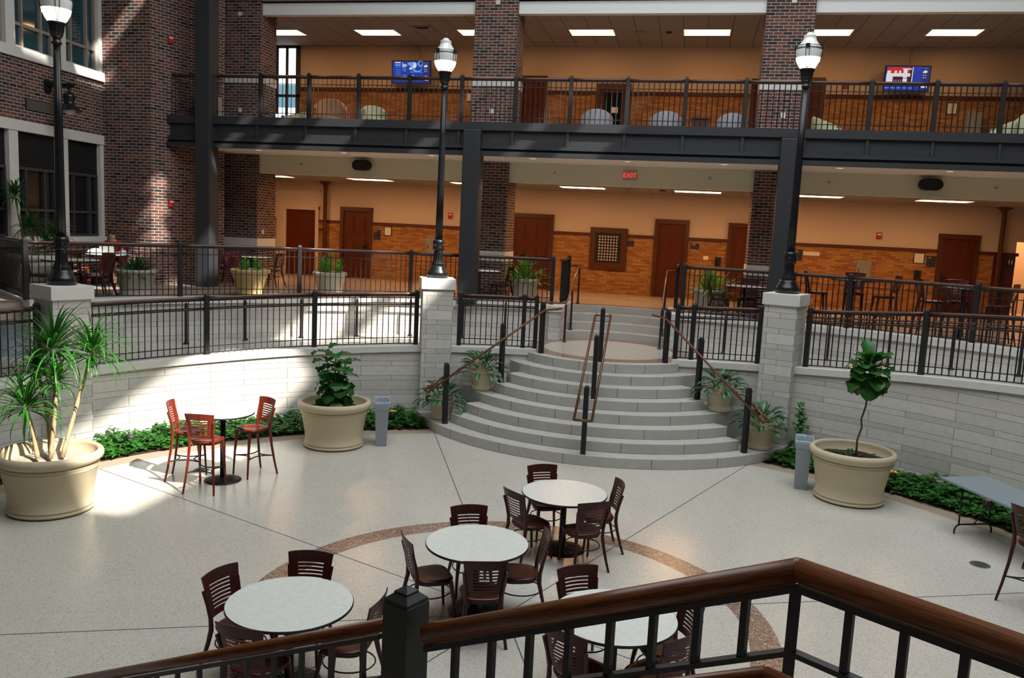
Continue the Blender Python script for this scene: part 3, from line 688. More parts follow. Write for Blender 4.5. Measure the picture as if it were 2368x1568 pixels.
railing('long black railing on the curved wall between left and middle lamp piers', Plow, [-50.5, -37.6, -24.7], (-63.7, -24.5), grab=(.83, .1), group=G1)
railing('short black railing between the middle lamp pier and the stairs', Plow, [-19.1, -10.7, -9.1], (-19.3, -9.0), grab=(.83, .1), group=G1)
railing('short black railing between the stairs and the right lamp pier', Plow, [9.1, 11.1, 19.3], (9.0, 19.5), grab=(.83, .1), group=G1)
railing('long black railing on the rising curved wall right of the right lamp pier', Plow, [25.0, 37.8, 48.6, 60], (24.8, 62), grab=(.83, .1), group=G1)
railing('long black railing at the edge of the main floor left of the stairs', Pup, [-63.9, -49.5, -36.9, -24.3, -18.5, -7.6], (-63.9, -7.6), group=G2)
railing('long black railing at the edge of the main floor right of the stairs', Pup, [7.6, 18.6, 25.4, 37.4, 49, 60], (7.6, 62), group=G2)
pa = Pup(-63.9); pb = Vector((-15.4, 15.7, 2.255))
railing('short black railing turning away behind the left lamp post', lambda t: pa + (pb - pa) * t, [.52, 1.0], (0.03, 1.0), group=G2)
for sg, lab in ((-1, 'short black railing running back beside the upper steps, left side'), (1, 'short black railing running back beside the upper steps, right side')):
    q0 = Vector((AX + sg * 1.33, 19.35, 2.25)); q1 = Vector((AX + sg * 1.33, 20.7, 2.25))
    railing(lab, lambda t: q0 + (q1 - q0) * t, [1.0], (0.05, 1.0), group=G2, step=.1)
railing('black railing along the edge of the upper gallery balcony', lambda t: Vector((t, 18.82, ZU)), [-12.66] + RPX[2:18], (-12.66, 10.8), H=1.0, group='balcony railing', step=.118)

# ramp handrails that climb the upper steps
def ramp_rail(label, sg, angs, posts):
    t = thing('ramp_handrail', label, 'handrail', (*pol(angs[0], 10.85), zramp(angs[0])))
    O = Vector(t.location); x = AX + sg * 1.07
    path = []; n = 24
    for i in range(n + 1):
        a = angs[0] + (angs[1] - angs[0]) * i / n; path.append(Vector((*pol(a, 10.85), zramp(a) + .88)))
    for y, z in ((18.72, ZL + .9), (18.95, ZL + .92), (19.8, ZL + .92 + .45), (20.65, ZM + .92)): path.append(Vector((x, y, z)))
    path.append(Vector((x - 0 * sg, 20.95, ZM + .93))); path.append(Vector((x + sg * .26, 20.98, ZM + .93)))
    mb = MB(); mb.tube([p - O for p in path], .021, 8); obj('handrail', mb, M['bronze'], t, label='brown tubular handrail')
    for p in [Vector((*pol(a, 10.85), zramp(a))) for a in posts] + [Vector((x, 18.78, ZL)), Vector((x, 19.72, ZL + HR)), Vector((x, 20.8, ZM))]:
        h = min((q.z for q in path if (Vector((q.x, q.y, 0)) - Vector((p.x, p.y, 0))).length < .5), default=p.z + .9) - p.z
        h = max(.7, min(h, .97)); mb = MB(); mb.sq([(.045, 0), (.045, .012), (.03, .04), (.022, .06), (.021, h - .06), (.01, h - .02)]); q = obj('post', mb, M['rail'], t); q.location = p - O
    return t
ramp_rail('brown handrail on thin posts along the left ramp and up the steps', -1, (-56, -8.5), [-49.6, -43.3, -37.1, -30.7, -24.4, -18.1, -13])
ramp_rail('brown handrail on thin posts along the right ramp and up the steps', 1, (56, 8.5), [48.9, 42.8, 36.7, 30.6, 24.4, 18.1, 13])

# handrails of the round stairs
def stair_rail(label, ang, centre=False):
    a = 180 - ang; D = Vector((S(R(a)), Cs(R(a)), 0)); T = Vector((D.y, -D.x, 0)) * (-1 if ang < 0 else 1)   # T points to the middle of the stairs
    c = Vector((*SC, 0)); rs = [(4.0, HR, 1.19), (2.75, 5 * HR, 1.19), (1.8, ZL, 1.06)]
    if centre: rs = [(4.07, HR, 1.2), (2.81, 5 * HR, 1.2), (1.83, ZL, 1.07)]
    O = c + D * rs[0][0] + Vector((0, 0, HR)); t = thing('stair_handrail', label, 'handrail', tuple(O))
    for r, z, h in rs:
        mb = MB(); mb.sq([(.047, 0), (.047, .012), (.042, .014), (.042, h - .06), (.038, h - .03), (.026, h - .008), (.01, h)]); q = obj('post', mb, M['rail'], t, .004)
        q.location = c + D * r + Vector((0, 0, z)) - O; q.rotation_euler = (0, 0, -R(a))
    zr = lambda r: 1.09 + (4.0 - r) * (2.36 - 1.09) / (4.0 - 1.8)
    sides = (1, -1)
    for sd in sides:
        off = T * (.15 if centre else .075) * sd
        if centre or sd == 1:
            path = [c + D * 4.42 + off + Vector((0, 0, zr(4.42))), c + D * 1.8 + off + Vector((0, 0, zr(1.8)))]
            path += [c + D * 1.5 + off + Vector((0, 0, zr(1.8) + .01))] if not centre else [c + D * 1.72 + off * .9 + Vector((0, 0, zr(1.8) + .03))]
            if not centre: path.append(c + D * 1.32 + off - T * .1 + Vector((0, 0, zr(1.8) + .01)))
        else: path = [c + D * 4.42 + off + Vector((0, 0, zr(4.42))), c + D * 4.02 + off + Vector((0, 0, zr(4.02)))]
        mb = MB(); mb.tube([p - O for p in path], .023, 10)
        if sd == 1: w_ = (.15 if centre else .075); mb.tube([c + D * 4.42 + T * w_ + Vector((0, 0, zr(4.42))) - O, c + D * 4.42 - T * w_ + Vector((0, 0, zr(4.42))) - O], .023, 10)
        if centre and sd == 1: mb.tube([c + D * 1.74 + T * .14 + Vector((0, 0, zr(1.8) + .0)) - O, c + D * 1.74 - T * .14 + Vector((0, 0, zr(1.8))) - O], .014, 6)
        obj('handrail', mb, M['copper'], t, label='copper brown handrail')
        for r, z, h in rs:
            if not centre and sd == -1 and r < 3.9: continue
            p = c + D * r + Vector((0, 0, zr(r))); mb = MB()
            mb.tube([p + off - O, p + off - Vector((0, 0, .07)) - O, p + off * .8 - Vector((0, 0, .085)) - O, p - Vector((0, 0, .085)) - O], .007, 5); obj('bracket', mb, M['rail'], t)
stair_rail('copper brown handrail with black posts on the left side of the round stairs', -44.3)
stair_rail('copper brown handrail with black posts on the right side of the round stairs', 44.3)
stair_rail('double copper brown handrail with black posts up the middle of the stairs', 0.6, True)

# foreground railing beside the camera's landing, dropping away to the left
t = thing('foreground_railing', 'dark wood topped black railing right in front of the viewer', 'railing', (0.316, 2.1, 2.13)); O = Vector(t.location)
PC = Vector((0.316, 2.1, 3.156)); PL = Vector((-0.695, 2.289, 2.742)); dl = (PL - PC); LA = Vector((-1.05, 2.87, 2.44)); LB = Vector((-2.22, 3.38, 1.842)); LE = LA + (LB - LA) * 2.2; PE = LE; PR = Vector((0.741, 1.80, 3.156)); dr = PR - PC; PX = PC + dr * 5
def hr(mb, a, b, r=.030): mb.tube([a - O, b - O], r, 20, flat=1.1)
NEW = Vector((-0.775, 2.335, 2.72))
mb = MB(); hr(mb, PC, PC + dl * 1.0); mb.ball(PC - O, .0305, 16); hr(mb, LA - (LB - LA) * .08, LE, .0265); hr(mb, PC, PX); obj('handrail', mb, M['handrail'], t, label='glossy dark oak handrail')
mb = MB(); mb.sq([(.050, -1.35), (.050, .092), (.047, .095), (.047, .106), (.028, .122), (.027, .123), (.026, .129), (.0, .146)]); q = obj('newel_post', mb, M['rail'], t, .003, label='square black newel post with a stepped cap'); q.location = NEW - O; q.rotation_euler = (0, 0, R(-24))
mb = MB()
for a, b in ((PC, PL), (LA, LE), (PC, PX)):
    for zz, wd, ht in ((-.045, .02, .012), (-.215, .018, .010)):
        A, B = a + Vector((0, 0, zz)) - O, b + Vector((0, 0, zz)) - O; mb.tube([A, B], [ht, ht], 4, smooth=False, flat=wd / ht)
obj('flat_bar', mb, M['rail'], t)
bal = None
def baluster(p, z0=-.215, z1=-.045):
    global bal
    if bal is None:
        mb = MB(); mb.sq([(.0095, z0), (.0095, z1)]); bal = obj('baluster', mb, M['rail'], t); q = bal
    else: q = bal.copy(); col.objects.link(q); q.parent = t
    q.location = p - O; q.rotation_euler = (0, 0, R(-30))
for k in range(1, 9): baluster(PC + dl.normalized() * .125 * k)
for k in range(14): baluster(LA + (LB - LA).normalized() * (.10 + .196 * k))
for k in range(1, 18): baluster(PC + dr.normalized() * (.012 + .128 * k))
mb = MB(); mb.sq([(.014, -1.03), (.014, -.045)]); q = obj('post', mb, M['rail'], t); q.location = PC - O; q.rotation_euler = (0, 0, R(-10))
g0 = Vector((.235, 1.876, 2.99)); mb = MB(); mb.tube([g0 + dl * .95 - O, g0 - O], .017, 12); mb.tube([g0 - O, g0 + dr * 3 - O], .017, 12); obj('grab_rail', mb, M['handrail'], t, label='lower oak grab rail')
mb = MB()
for f in (.45,):
    p = g0 + dl * f - O; mb.tube([p, p - Vector((0, 0, .06)), PC + dl * f - O - Vector((0, 0, .215))], .006, 5)
obj('bracket', mb, M['rail'], t)
mb = MB(); n2 = Vector((dl.y, -dl.x, 0)).normalized() * -.05
A, B = LA + Vector((0, 0, -1.0)), PE + Vector((0, 0, -1.0))
mb.add([A - O, B - O, B - O + Vector((0, 0, .2)), A - O + Vector((0, 0, .2)), A + n2 - O, B + n2 - O, B + n2 - O + Vector((0, 0, .2)), A + n2 - O + Vector((0, 0, .2))], [(0, 1, 2, 3), (7, 6, 5, 4), (0, 4, 5, 1), (3, 2, 6, 7), (0, 3, 7, 4), (1, 5, 6, 2)]); obj('stringer', mb, M['steel'], t)
mb = MB(); mb.prism([(.316, 2.13), (-.9, 1.6), (-1.2, -3), (3.5, -3), (3.2, .0)], ZM - .22, 2.13); struct('floor_landing_balcony', mb, M['terr'])
mb = MB(); mb.box(-.3, .1, -.6, -.2, -.1, ZM - .22); mb.box(1.6, 2.0, -.6, -.2, -.1, ZM - .22); struct('pillar_balcony', mb, M['stone'])
mb = MB(); mb.box(PE.x - .06, PE.x + .06, PE.y - .06, PE.y + .06, 0, PE.z - .2); mb.xf(Matrix.Translation(-O)); obj('newel_post', mb, M['rail'], t)
# ================================================================ tables and chairs
def round_table(label, loc, r=.533, h=.74, group=None, name='round_table', rb=.28):
    t = thing(name, label, 'table', loc, 0, group)
    mb = MB(); mb.lathe([(r - .012, h - .03), (r, h - .022), (r, h - .008), (r - .006, h - .001)], 64); obj('edge_band', mb, M['black'], t)
    mb = MB(); mb.lathe([(r - .006, h - .004), (r - .007, h)], 64); obj('tabletop', mb, M['lam'], t, label='pale speckled laminate top')
    mb = MB(); mb.lathe([(.04, .03), (.038, h - .05)], 20); mb.cbox((0, 0, h - .04), (.5, .05, .02)); mb.cbox((0, 0, h - .04), (.05, .5, .02)); obj('pedestal', mb, M['black'], t)
    mb = MB(); mb.lathe([(rb, 0), (rb, .008), (rb * .8, .02), (.08, .04), (.05, .06)], 40)
    for k in range(20): a = 2 * PI * k / 20; mb.tube([(.08 * Cs(a), .08 * S(a), .041), (rb * .92 * Cs(a), rb * .92 * S(a), .012)], .006, 4)
    obj('base', mb, M['black'], t)
    return t
def make_chair(name, label, cat, loc, rz, seat=.45, wood_='chair', group=None):
    t = thing(name, label, cat, loc, rz, group); m = M[wood_]
    k = seat / .45; mb = MB(); n = 32; pts = []
    for i in range(n):
        a = 2 * PI * i / n; cx, sy = Cs(a), S(a); e = .62
        x = .215 * math.copysign(abs(cx) ** e, cx); y = .20 * math.copysign(abs(sy) ** e, sy); x *= 1 + .10 * (y / .2)
        pts.append((x, y))
    prof = [(.90, seat - .035), (.985, seat - .028), (1.0, seat - .014), (.96, seat - .001), (.75, seat - .004), (.4, seat - .012), (0.02, seat - .014)]
    vs = [(x * q, y * q, z) for q, z in prof for x, y in pts]
    mb.add(vs, [(j * n + i, j * n + (i + 1) % n, (j + 1) * n + (i + 1) % n, (j + 1) * n + i) for j in range(len(prof) - 1) for i in range(n)] + [tuple(range(n - 1, -1, -1))], 0, True)
    obj('seat', mb, m, t)
    mb = MB(); mb.add([(x * .92, y * .92, z) for z in (seat - .055, seat - .033) for x, y in pts], [(i, (i + 1) % n, n + (i + 1) % n, n + i) for i in range(n)] + [tuple(range(n - 1, -1, -1))], 0); obj('seat_frame', mb, M['black'], t)
    zb, zt = seat + .055, seat + .415
    def pt(u, v):
        hw = .165 + .047 * v; y = -.195 - .075 * v - .035 * (1 - u * u); z = zb + (zt - zb) * v + (.012 * (1 - u * u) if v > .99 else 0)
        return Vector((u * hw, y, z)), Vector((-u * .35, -1, .2)).normalized()
    us = [-1, -.82, -.62, -.4, -.2, 0, .2, .4, .62, .82, 1]; vsl = [0, .07, .12]; holes = set()
    vv = [0.0, .10]
    for q in range(7): vv += [.10 + .093 * q + .045, .10 + .093 * (q + 1)]
    vv += [.87, 1.0]
    for j in range(1, len(vv) - 2):
        if j % 2 == 0 and j <= 14:
            for i in range(2, 8): holes.add((i, j))
    mb = MB(); mb.slots(pt, us, vv, holes, .013); obj('backrest', mb, m, t)
    for sx in (-1, 1):
        mb = MB(); mb.tube([(sx * .225, -.30, 0), (sx * .205, -.262, .12 * k), (sx * .182, -.222, .28 * k), (sx * .170, -.198, seat - .05), (sx * .172, -.200, seat + .05), (sx * .185, -.222, seat + .17), (sx * .203, -.258, seat + .30)], [.015, .017, .020, .023, .021, .018, .015], 6, smooth=False); obj('leg', mb, m, t)
        mb = MB(); mb.tube([(sx * .195, .205, 0), (sx * .185, .185, seat * .5), (sx * .168, .155, seat - .04)], [.013, .018, .026], 6, smooth=False); obj('leg', mb, m, t)
    zz = .27 if seat < .6 else .30; mb = MB()
    fx, ry = (.178, -.225) if seat < .6 else (.19, -.252)
    C4 = [(-fx, .18), (fx, .18), (fx + .012, ry), (-fx - .012, ry)]
    if seat < .6: mb.tube([(.235 * Cs(2 * PI * i / 24) * .86, -.02 + .225 * S(2 * PI * i / 24), zz) for i in range(24)], .007, 6, closed=True)
    else:
        for p, q in ((0, 1), (3, 2)):
            a, b = C4[p], C4[q]; s_ = 1 if p == 0 else -1
            mb.tube([(a[0] + (b[0] - a[0]) * i / 8, a[1] - s_ * .11 * S(PI * i / 8), zz) for i in range(9)], .009, 6)
        for s_ in (-1, 1): mb.tube([(s_ * (fx + .006 - .10 * S(PI * i / 8)), .18 + (ry - .18) * i / 8, zz) for i in range(9)], .009, 6)
    obj('stretcher', mb, M['black'], t)
    return t
def copy_chair(src, x, y, z, rz, label, group=None): return dup(src, (x, y, z), rz, label, group)
GT = 'round dining tables on the courtyard floor'
TB = {1: (-3.102, 6.241), 2: (-1.937, 8.08), 3: (-1.324, 10.066), 4: (-.4075, 6.845)}
round_table('round pale dining table at the front left, half behind the wood handrail', (*TB[1], 0), group=GT)
round_table('round pale dining table in the centre, on the brown floor ring', (*TB[2], 0), group=GT)
round_table('round pale dining table nearest the stone stairs', (*TB[3], 0), group=GT)
round_table('round pale dining table seen through the foreground balusters', (*TB[4], 0), group=GT)
CH = {1: [(-81, .72, 'left side of front left table'), (-14, .74, 'far side of front left table'), (84, .74, 'right side of front left table, beside black newel post'), (-176, .68, 'near side of front left table, crossed by handrail')],
      2: [(-20, .72, 'far side of central table'), (-121, .69, 'left side of central table'), (78, .66, 'right side of central table'), (159, .76, 'near side of central table')],
      3: [(-34, .70, 'far left of table nearest the stairs'), (-135, .74, 'near left of table nearest the stairs'), (66, .66, 'right side of table nearest the stairs'), (145, .75, 'near side of table nearest the stairs')],
      4: [(-34, .69, 'far side of table behind the balusters, topped by handrail'), (66, .66, 'far right of table behind the balusters'), (-152, .69, 'near left of table behind the balusters'), (128, .68, 'near right of table behind the balusters')]}
src = None; GC = 'slat back dining chairs at the courtyard tables'
for k in CH:
    for ph, r, lab in CH[k]:
        rr = r - .235 if r > .7 else r - .215
        x, y = TB[k][0] + rr * S(R(ph)), TB[k][1] + rr * Cs(R(ph)); rz = PI - R(ph) + R((k * 37 + ph) % 11 - 5); lab = 'dark mahogany slat back chair on ' + lab
        if src is None: src = make_chair('dining_chair', lab, 'chair', (x, y, 0), rz, group=GC)
        else: copy_chair(src, x, y, 0, rz, lab, GC)
round_table('tall round bar table with pale top in the sun patch at left', (-6.652, 11.124, 0), .457, 1.05, name='bar_table', rb=.27)
GS = 'sunlit red bar stools around the tall table'
st = make_chair('bar_stool', 'sunlit red slat back bar stool on the left of the tall table', 'bar stool', (-7.17, 11.06, 0), R(-70), .75, 'sunlitchair', GS)
copy_chair(st, -6.64, 10.68, 0, R(9), 'sunlit red slat back bar stool in front of the tall table', GS)
copy_chair(st, -6.40, 11.54, 0, R(152), 'sunlit red slat back bar stool on the right of the tall table', GS)
sd_ = make_chair('bar_stool', 'dark bar stool cut off by the right edge, near the floor drain', 'bar stool', (4.08, 10.12, 0), R(-60), .75, 'chair')

# folding table
t = thing('folding_table', 'grey folding table by the ivy at the right edge', 'table', (4.43, 12.02, 0), math.atan2(-1.43, .61))
mb = MB(); mb.box(-.915, .915, -.38, .38, .705, .74); obj('tabletop', mb, M['ftable'], t, .008)
for sx in (-.62, .62):
    mb = MB()
    for sy in (-.24, .24): mb.tube([(sx, sy, .705), (sx, sy, .13)], .0125, 8)
    mb.tube([(sx, -.30, 0), (sx, -.30, .06), (sx, -.27, .115), (sx, -.22, .13), (sx, .22, .13), (sx, .27, .115), (sx, .30, .06), (sx, .30, 0)], .0125, 8)
    mb.tube([(sx, .0, .13), (sx * .35, 0, .70)], .008, 6); mb.tube([(sx, -.24, .5), (sx, .24, .5)], .009, 6); obj('leg_frame', mb, M['black'], t)

# litter bins
def bin_(label, loc, rz):
    t = thing('trash_bin', label, 'bin', loc, rz, 'grey courtyard bins'); mb = MB()
    def rect(w, d, z): return [(-w, -d, z), (w, -d, z), (w, d, z), (-w, d, z)]
    vs = rect(.095, .19, 0) + rect(.125, .235, .76) + rect(.135, .245, .76) + rect(.135, .245, .80) + rect(.12, .23, .80) + rect(.10, .2, .3)
    mb.add(vs, [(3, 2, 1, 0)] + [(4 * j + i, 4 * j + (i + 1) % 4, 4 * j + 4 + (i + 1) % 4, 4 * j + 4 + i) for j in range(5) for i in range(4)] + [(20, 21, 22, 23)]); obj('bin_body', mb, M['binG'], t, .008)
    mb = MB(); vs = []; n = 40
    for z, o, am in ((.68, .006, .006), (.74, .012, .004), (.80, .013, .002), (.818, .0, .006), (.78, -.022, .008), (.55, -.05, .012)):
        for i in range(n):
            s_ = i / n * 4; q = int(s_); f = s_ - q; c4 = rect(.122 + .013 * (z > .7) + o, .233 + .012 * (z > .7) + o, z); a, b = Vector(c4[q]), Vector(c4[(q + 1) % 4]); p = a.lerp(b, f)
            vs.append((p.x * (1 + random.uniform(-am, am) * 4), p.y * (1 + random.uniform(-am, am) * 4), z + random.uniform(-1, 1) * am * 1.5))
    mb.add(vs, [(j * n + i, j * n + (i + 1) % n, (j + 1) * n + (i + 1) % n, (j + 1) * n + i) for j in range(5) for i in range(n)], 0, True); obj('bin_liner', mb, M['bag'], t, label='clear plastic liner folded over the rim')
bin_('grey slim bin with clear liner beside the planter left of the stairs', (-5.23, 14.02, 0), R(20))
bin_('grey slim bin with clear liner beside the planter right of the stairs', (2.03, 14.07, 0), R(-8))

# drains and small wall outlet
for lab, x, y, r in (('round metal floor drain near the foreground railing at right', 3.89, 11.3, .12), ('round metal floor drain in the shade of the tall table', -7.23, 11.47, .11)):
    mb = MB(); mb.lathe([(r, 0.0), (r, .004), (r * .9, .005)], 32, (x, y, .0005))
    for rr in (.25, .45, .65): mb.tube([(x + r * rr * Cs(2 * PI * i / 20), y + r * rr * S(2 * PI * i / 20), .006) for i in range(20)], .003, 4, mat=1, closed=True)
    tag(obj('floor_drain', mb, [M['drain'], M['black']]), lab, 'drain', 'floor drains')
mb = MB(); x, y = pol(-65.3, 8.93); mb.cbox((x, y, .5), (.075, .012, .12), -R(-65.3)); tag(obj('wall_outlet', mb, M['white']), 'small white outlet plate on the curved wall behind the dracaena', 'outlet')
# ================================================================ planters and plants
def pot(mb, R_=.64, h=.8, k=0.0, mat=0):
    p = [(.0, .02), (.76, .012), (.80, .02), (.825, .04), (.825, .055), (.81, .068), (.785, .078), (.80, .09), (.81, .105), (.80, .125), (.78, .135), (.79, .3), (.885, .70), (.90, .72), (.915, .745), (.895, .765), (.915, .785), (.92, .805), (.89, .82), (.93, .832), (.975, .86), (1.0, .905), (.997, .945), (.97, .98), (.925, 1.0), (.88, .985), (.86, .95), (.85, .78), (.0, .77)]
    mb.lathe([(r * R_ * (1 - k * (1 - min(1, z))), z * h) for r, z in p], 56, mat=mat, cap=False)
def planter(label, loc, pm, R_=.64, h=.8, group=None, soil='soil', name='potted_plant', cat='potted plant', k=0.0):
    t = thing(name, label, cat, loc, 0, group); mb = MB(); pot(mb, R_, h, k); obj('planter', mb, M[pm], t)
    mb = MB(); n = 24; vs = [(0, 0, h * .80)]
    for j in (1, 2, 3):
        for i in range(n): a = 2 * PI * i / n; r = R_ * .86 * j / 3; vs.append((r * Cs(a), r * S(a), h * (.80 if j < 3 else .795) + random.uniform(-.012, .012)))
    fs = [(0, 1 + i, 1 + (i + 1) % n) for i in range(n)] + [(1 + j * n + i, 1 + (j + 1) * n + i, 1 + (j + 1) * n + (i + 1) % n, 1 + j * n + (i + 1) % n) for j in (0, 1) for i in range(n)]
    mb.add(vs, fs, 0, True); obj('soil' if soil == 'soil' else 'moss', mb, M[soil], t); return t
def rosette(mb, c, n, L, W, lo=-.35, hi=1.35, droop=(1.1, 2.1), seg=7, shape=.45, rmin=.02):
    for i in range(n):
        f = (i + .5) / n; el = lo + (hi - lo) * f + random.uniform(-.12, .12); az = i * 2.39996 + random.uniform(-.2, .2)
        mb.leaf((c[0] + rmin * S(az), c[1] + rmin * Cs(az), c[2] + .10 * f - .04), az, el, L * random.uniform(.75, 1.1), W * random.uniform(.8, 1.1), random.uniform(*droop), seg, 0, shape, .35, tip=.05)
def bend(a, b, off, n=8):
    a, b, off = Vector(a), Vector(b), Vector(off); return [a.lerp(b, i / n) + off * S(PI * i / n) for i in range(n + 1)]
# large dracaena, front left
def dracaena(label, loc, heads, pm, R_, h, mat='dracaena', soil='moss'):
    t = planter(label, loc, pm, R_, h, None, soil)
    for (sx, sy), (x, y, z), L, n in heads:
        mb = MB(); P = bend((sx, sy, h * .85), (x, y, z), (0.03 * random.uniform(-1, 1), 0.03, 0), 10); mb.tube(P, [.030 - .011 * i / 10 + (.004 if i % 2 else 0) for i in range(11)], 8); obj('trunk', mb, M['trunk'], t)
        mb = MB(); rosette(mb, (x, y, z), n, L, .042); obj('foliage', mb, M[mat], t)
    return t
dracaena('large potted dracaena with four leafy heads in a tan planter at far left', (-8.04, 9.26, 0), [((-.05, .06), (-.10, .22, 2.10), .80, 85), ((.10, .10), (.22, .55, 2.02), .74, 75), ((-.12, -.08), (-.26, -.10, 1.36), .70, 75), ((.02, -.02), (.08, .05, 1.72), .45, 45), ((-.08, .1), (-.38, .25, 1.78), .45, 45)], 'pot', .645, .80)
dracaena('tall dracaena in a big stone planter by the windows at far left', (-13.28, 14.98, ZM), [((.05, 0), (.42, .18, 1.15), .48, 60), ((-.1, .1), (-.05, .0, 1.30), .5, 60), ((-.15, 0), (-.32, -.1, 1.95), .5, 50), ((0, .1), (.15, .2, .95), .4, 40)], 'potgrey', .52, .78, 'darkleaf', 'soil')
# fiddle leaf figs
def figleaves(mb, c, n, spread, zr, L, W, lo=-.3, hi=1.0, dr=(.5, 1.3)):
    for i in range(n):
        f = (i + .5) / n; az = i * 2.39996 + random.uniform(-.3, .3); z = zr[0] + (zr[1] - zr[0]) * f; el = lo + (hi - lo) * f + random.uniform(-.35, .3)
        r = spread * random.uniform(.1, .5); mb.leaf((c[0] + r * S(az), c[1] + r * Cs(az), z), az, el, L * random.uniform(.75, 1.1), W * random.uniform(.8, 1.1), random.uniform(*dr), 6, 0, 1.3, .22, tip=.25, wave=.05)
t = planter('bushy fiddle leaf fig in the large tan planter left of the stairs', (-5.97, 13.62, 0), 'pot', .64, .82)
for k in range(4):
    a = k * 1.57 + .4; mb = MB(); mb.tube(bend((.07 * Cs(a), .07 * S(a), .62), (.17 * Cs(a), .17 * S(a), 1.45 + .13 * (k % 3)), (0, .02, 0)), .012, 6); obj('stem', mb, M['twig'], t)
mb = MB()
for k in range(4): a = k * 1.57 + .4; figleaves(mb, (.13 * Cs(a), .13 * S(a), 0), 17, .12, (.78, 1.50 + .13 * (k % 3)), .28, .27, -1.0, .35, (.7, 1.4))
obj('foliage', mb, M['fig'], t)
t = planter('fiddle leaf fig tree with one bare stem in the large tan planter at right', (2.70, 13.66, 0), 'pot', .645, .82)
mb = MB(); mb.tube([(.06, .02, .60), (.05, .02, .95), (.10, .03, 1.15), (.08, .03, 1.28), (.13, .04, 1.5), (.14, .04, 1.85), (.13, .04, 2.15)], [.016, .015, .015, .014, .014, .013, .012], 8); obj('stem', mb, M['twig'], t)
mb = MB(); figleaves(mb, (.13, .04, 0), 36, .16, (1.88, 2.22), .34, .30, -.95, .9, (.6, 1.3)); obj('foliage', mb, M['fig'], t)
mb = MB(); figleaves(mb, (0, 0, 0), 26, .9, (.64, .68), .16, .09, .1, .4); obj('ground_leaves', mb, M['darkleaf'], t)
# variegated plants on the stairs
def aglaonema(label, x, y, z, sc, seed, n=58, group='small variegated plants on the stairs'):
    random.seed(seed); t = planter(label, (x, y, z), 'pot', .255 * sc, .40 * sc, group); mb = MB()
    for i in range(n):
        f = (i + .5) / n; az = i * 2.39996 + random.uniform(-.3, .3); el = -.1 + 1.25 * f + random.uniform(-.2, .2); r = .10 * (1 - f) + .05
        b = (r * S(az), r * Cs(az), .36 * sc + .13 * f); d = (S(az) * Cs(el), Cs(az) * Cs(el), S(el)); st_ = .09 + .10 * (1 - f) + .08 * random.random()
        e = tuple(b[q] + d[q] * st_ for q in range(3)); mb.tube([b, e], .004, 4, 1, True)
        mb.leaf(e, az, el - .15, .26 * random.uniform(.8, 1.15), .115, random.uniform(1.0, 1.8), 6, 0, .9, .3, tip=.03)
    obj('foliage', mb, [M['aglao'], M['bright']], t); return t
for lab, a, r, z, sc, sd in (('small variegated plant on the lowest step, left side', -50.5, 3.86, HR, 1.0, 1), ('small variegated plant on the upper left wide step', -50, 3.02, 4 * HR, 1.02, 2), ('small variegated plant on the upper right wide step', 50, 3.05, 4 * HR, 1.04, 3), ('small variegated plant on the lowest step, right side', 52.5, 3.90, HR, 1.12, 4)):
    x, y = pol(180 - a, r, SC); aglaonema(lab, x, y, z, sc, sd)
random.seed(11)
# planters along the main floor edge
def bushy(t, z, n, L, W, spread, mat, lo=.0, hi=1.3, droop=(.6, 1.4), shape=.7):
    mb = MB()
    for i in range(n):
        f = (i + .5) / n; az = i * 2.39996 + random.uniform(-.3, .3); el = lo + (hi - lo) * f + random.uniform(-.2, .2); r = spread * (1 - f) * random.uniform(.4, 1)
        mb.leaf((r * S(az), r * Cs(az), z + .08 * f), az, el, L * random.uniform(.7, 1.15), W * random.uniform(.8, 1.15), random.uniform(*droop), 6, 0, shape, .3, tip=.04)
    obj('foliage', mb, M[mat], t)
def clumps(t, z, stems, L, W, mat, hgt):
    mb = MB()
    for (x, y, hh) in stems:
        mb.tube([(x, y, z - .05), (x * 1.15, y * 1.15, z + hh)], .008, 5, 1)
        for i in range(22):
            f = i / 21; az = i * 2.39996; mb.leaf((x * (1 + .15 * f), y * (1 + .15 * f), z + hh * f), az, .1 + 1.0 * f, L * random.uniform(.8, 1.1), W, random.uniform(.3, .9), 5, 0, .75, .3)
    obj('foliage', mb, [M[mat], M['twig']], t)
GP = 'planters along the main floor railing'
t = planter('dark leaved plant in a stone grey planter by the seated woman', (-11.26, 15.48, ZM), 'potgrey', .43, .57, GP, k=.08); bushy(t, .44, 105, .46, .05, .28, 'darkleaf', .0, 1.4, (.9, 1.9), .5)
t = planter('bright leafy plant in the yellow tan flared planter beside the grey column', (-9.62, 17.19, ZM), 'potyel', .45, .60, GP, k=.28); clumps(t, .5, [(.12, .1, .18), (-.15, -.05, .22), (0, .2, .26), (-.24, .12, .12), (.26, -.1, .14), (.05, -.2, .2), (-.1, .0, .3)], .16, .035, 'bright', .3)
t = planter('bright leafy plant in the stone planter in front of the dark panelled door', (-8.18, 18.25, ZM), 'potgrey', .40, .58, GP, k=.12); clumps(t, .5, [(.0, .0, .42), (-.15, -.05, .3), (.15, .1, .28), (-.22, .12, .16), (.22, -.1, .16), (.05, -.2, .24)], .2, .05, 'bright', .4)
t = planter('lance leaved plant in the stone planter just left of the upper steps', (-3.91, 19.97, ZM), 'potgrey', .375, .60, GP, k=.08); bushy(t, .46, 70, .66, .08, .2, 'lily', .15, 1.5, (.3, 1.6), .9)
t = planter('lance leaved plant in the stone planter just right of the upper steps', (0.49, 20.0, ZM), 'potgrey', .40, .60, GP, k=.08); bushy(t, .46, 72, .68, .075, .2, 'lily', .1, 1.45, (.4, 1.7), .8)

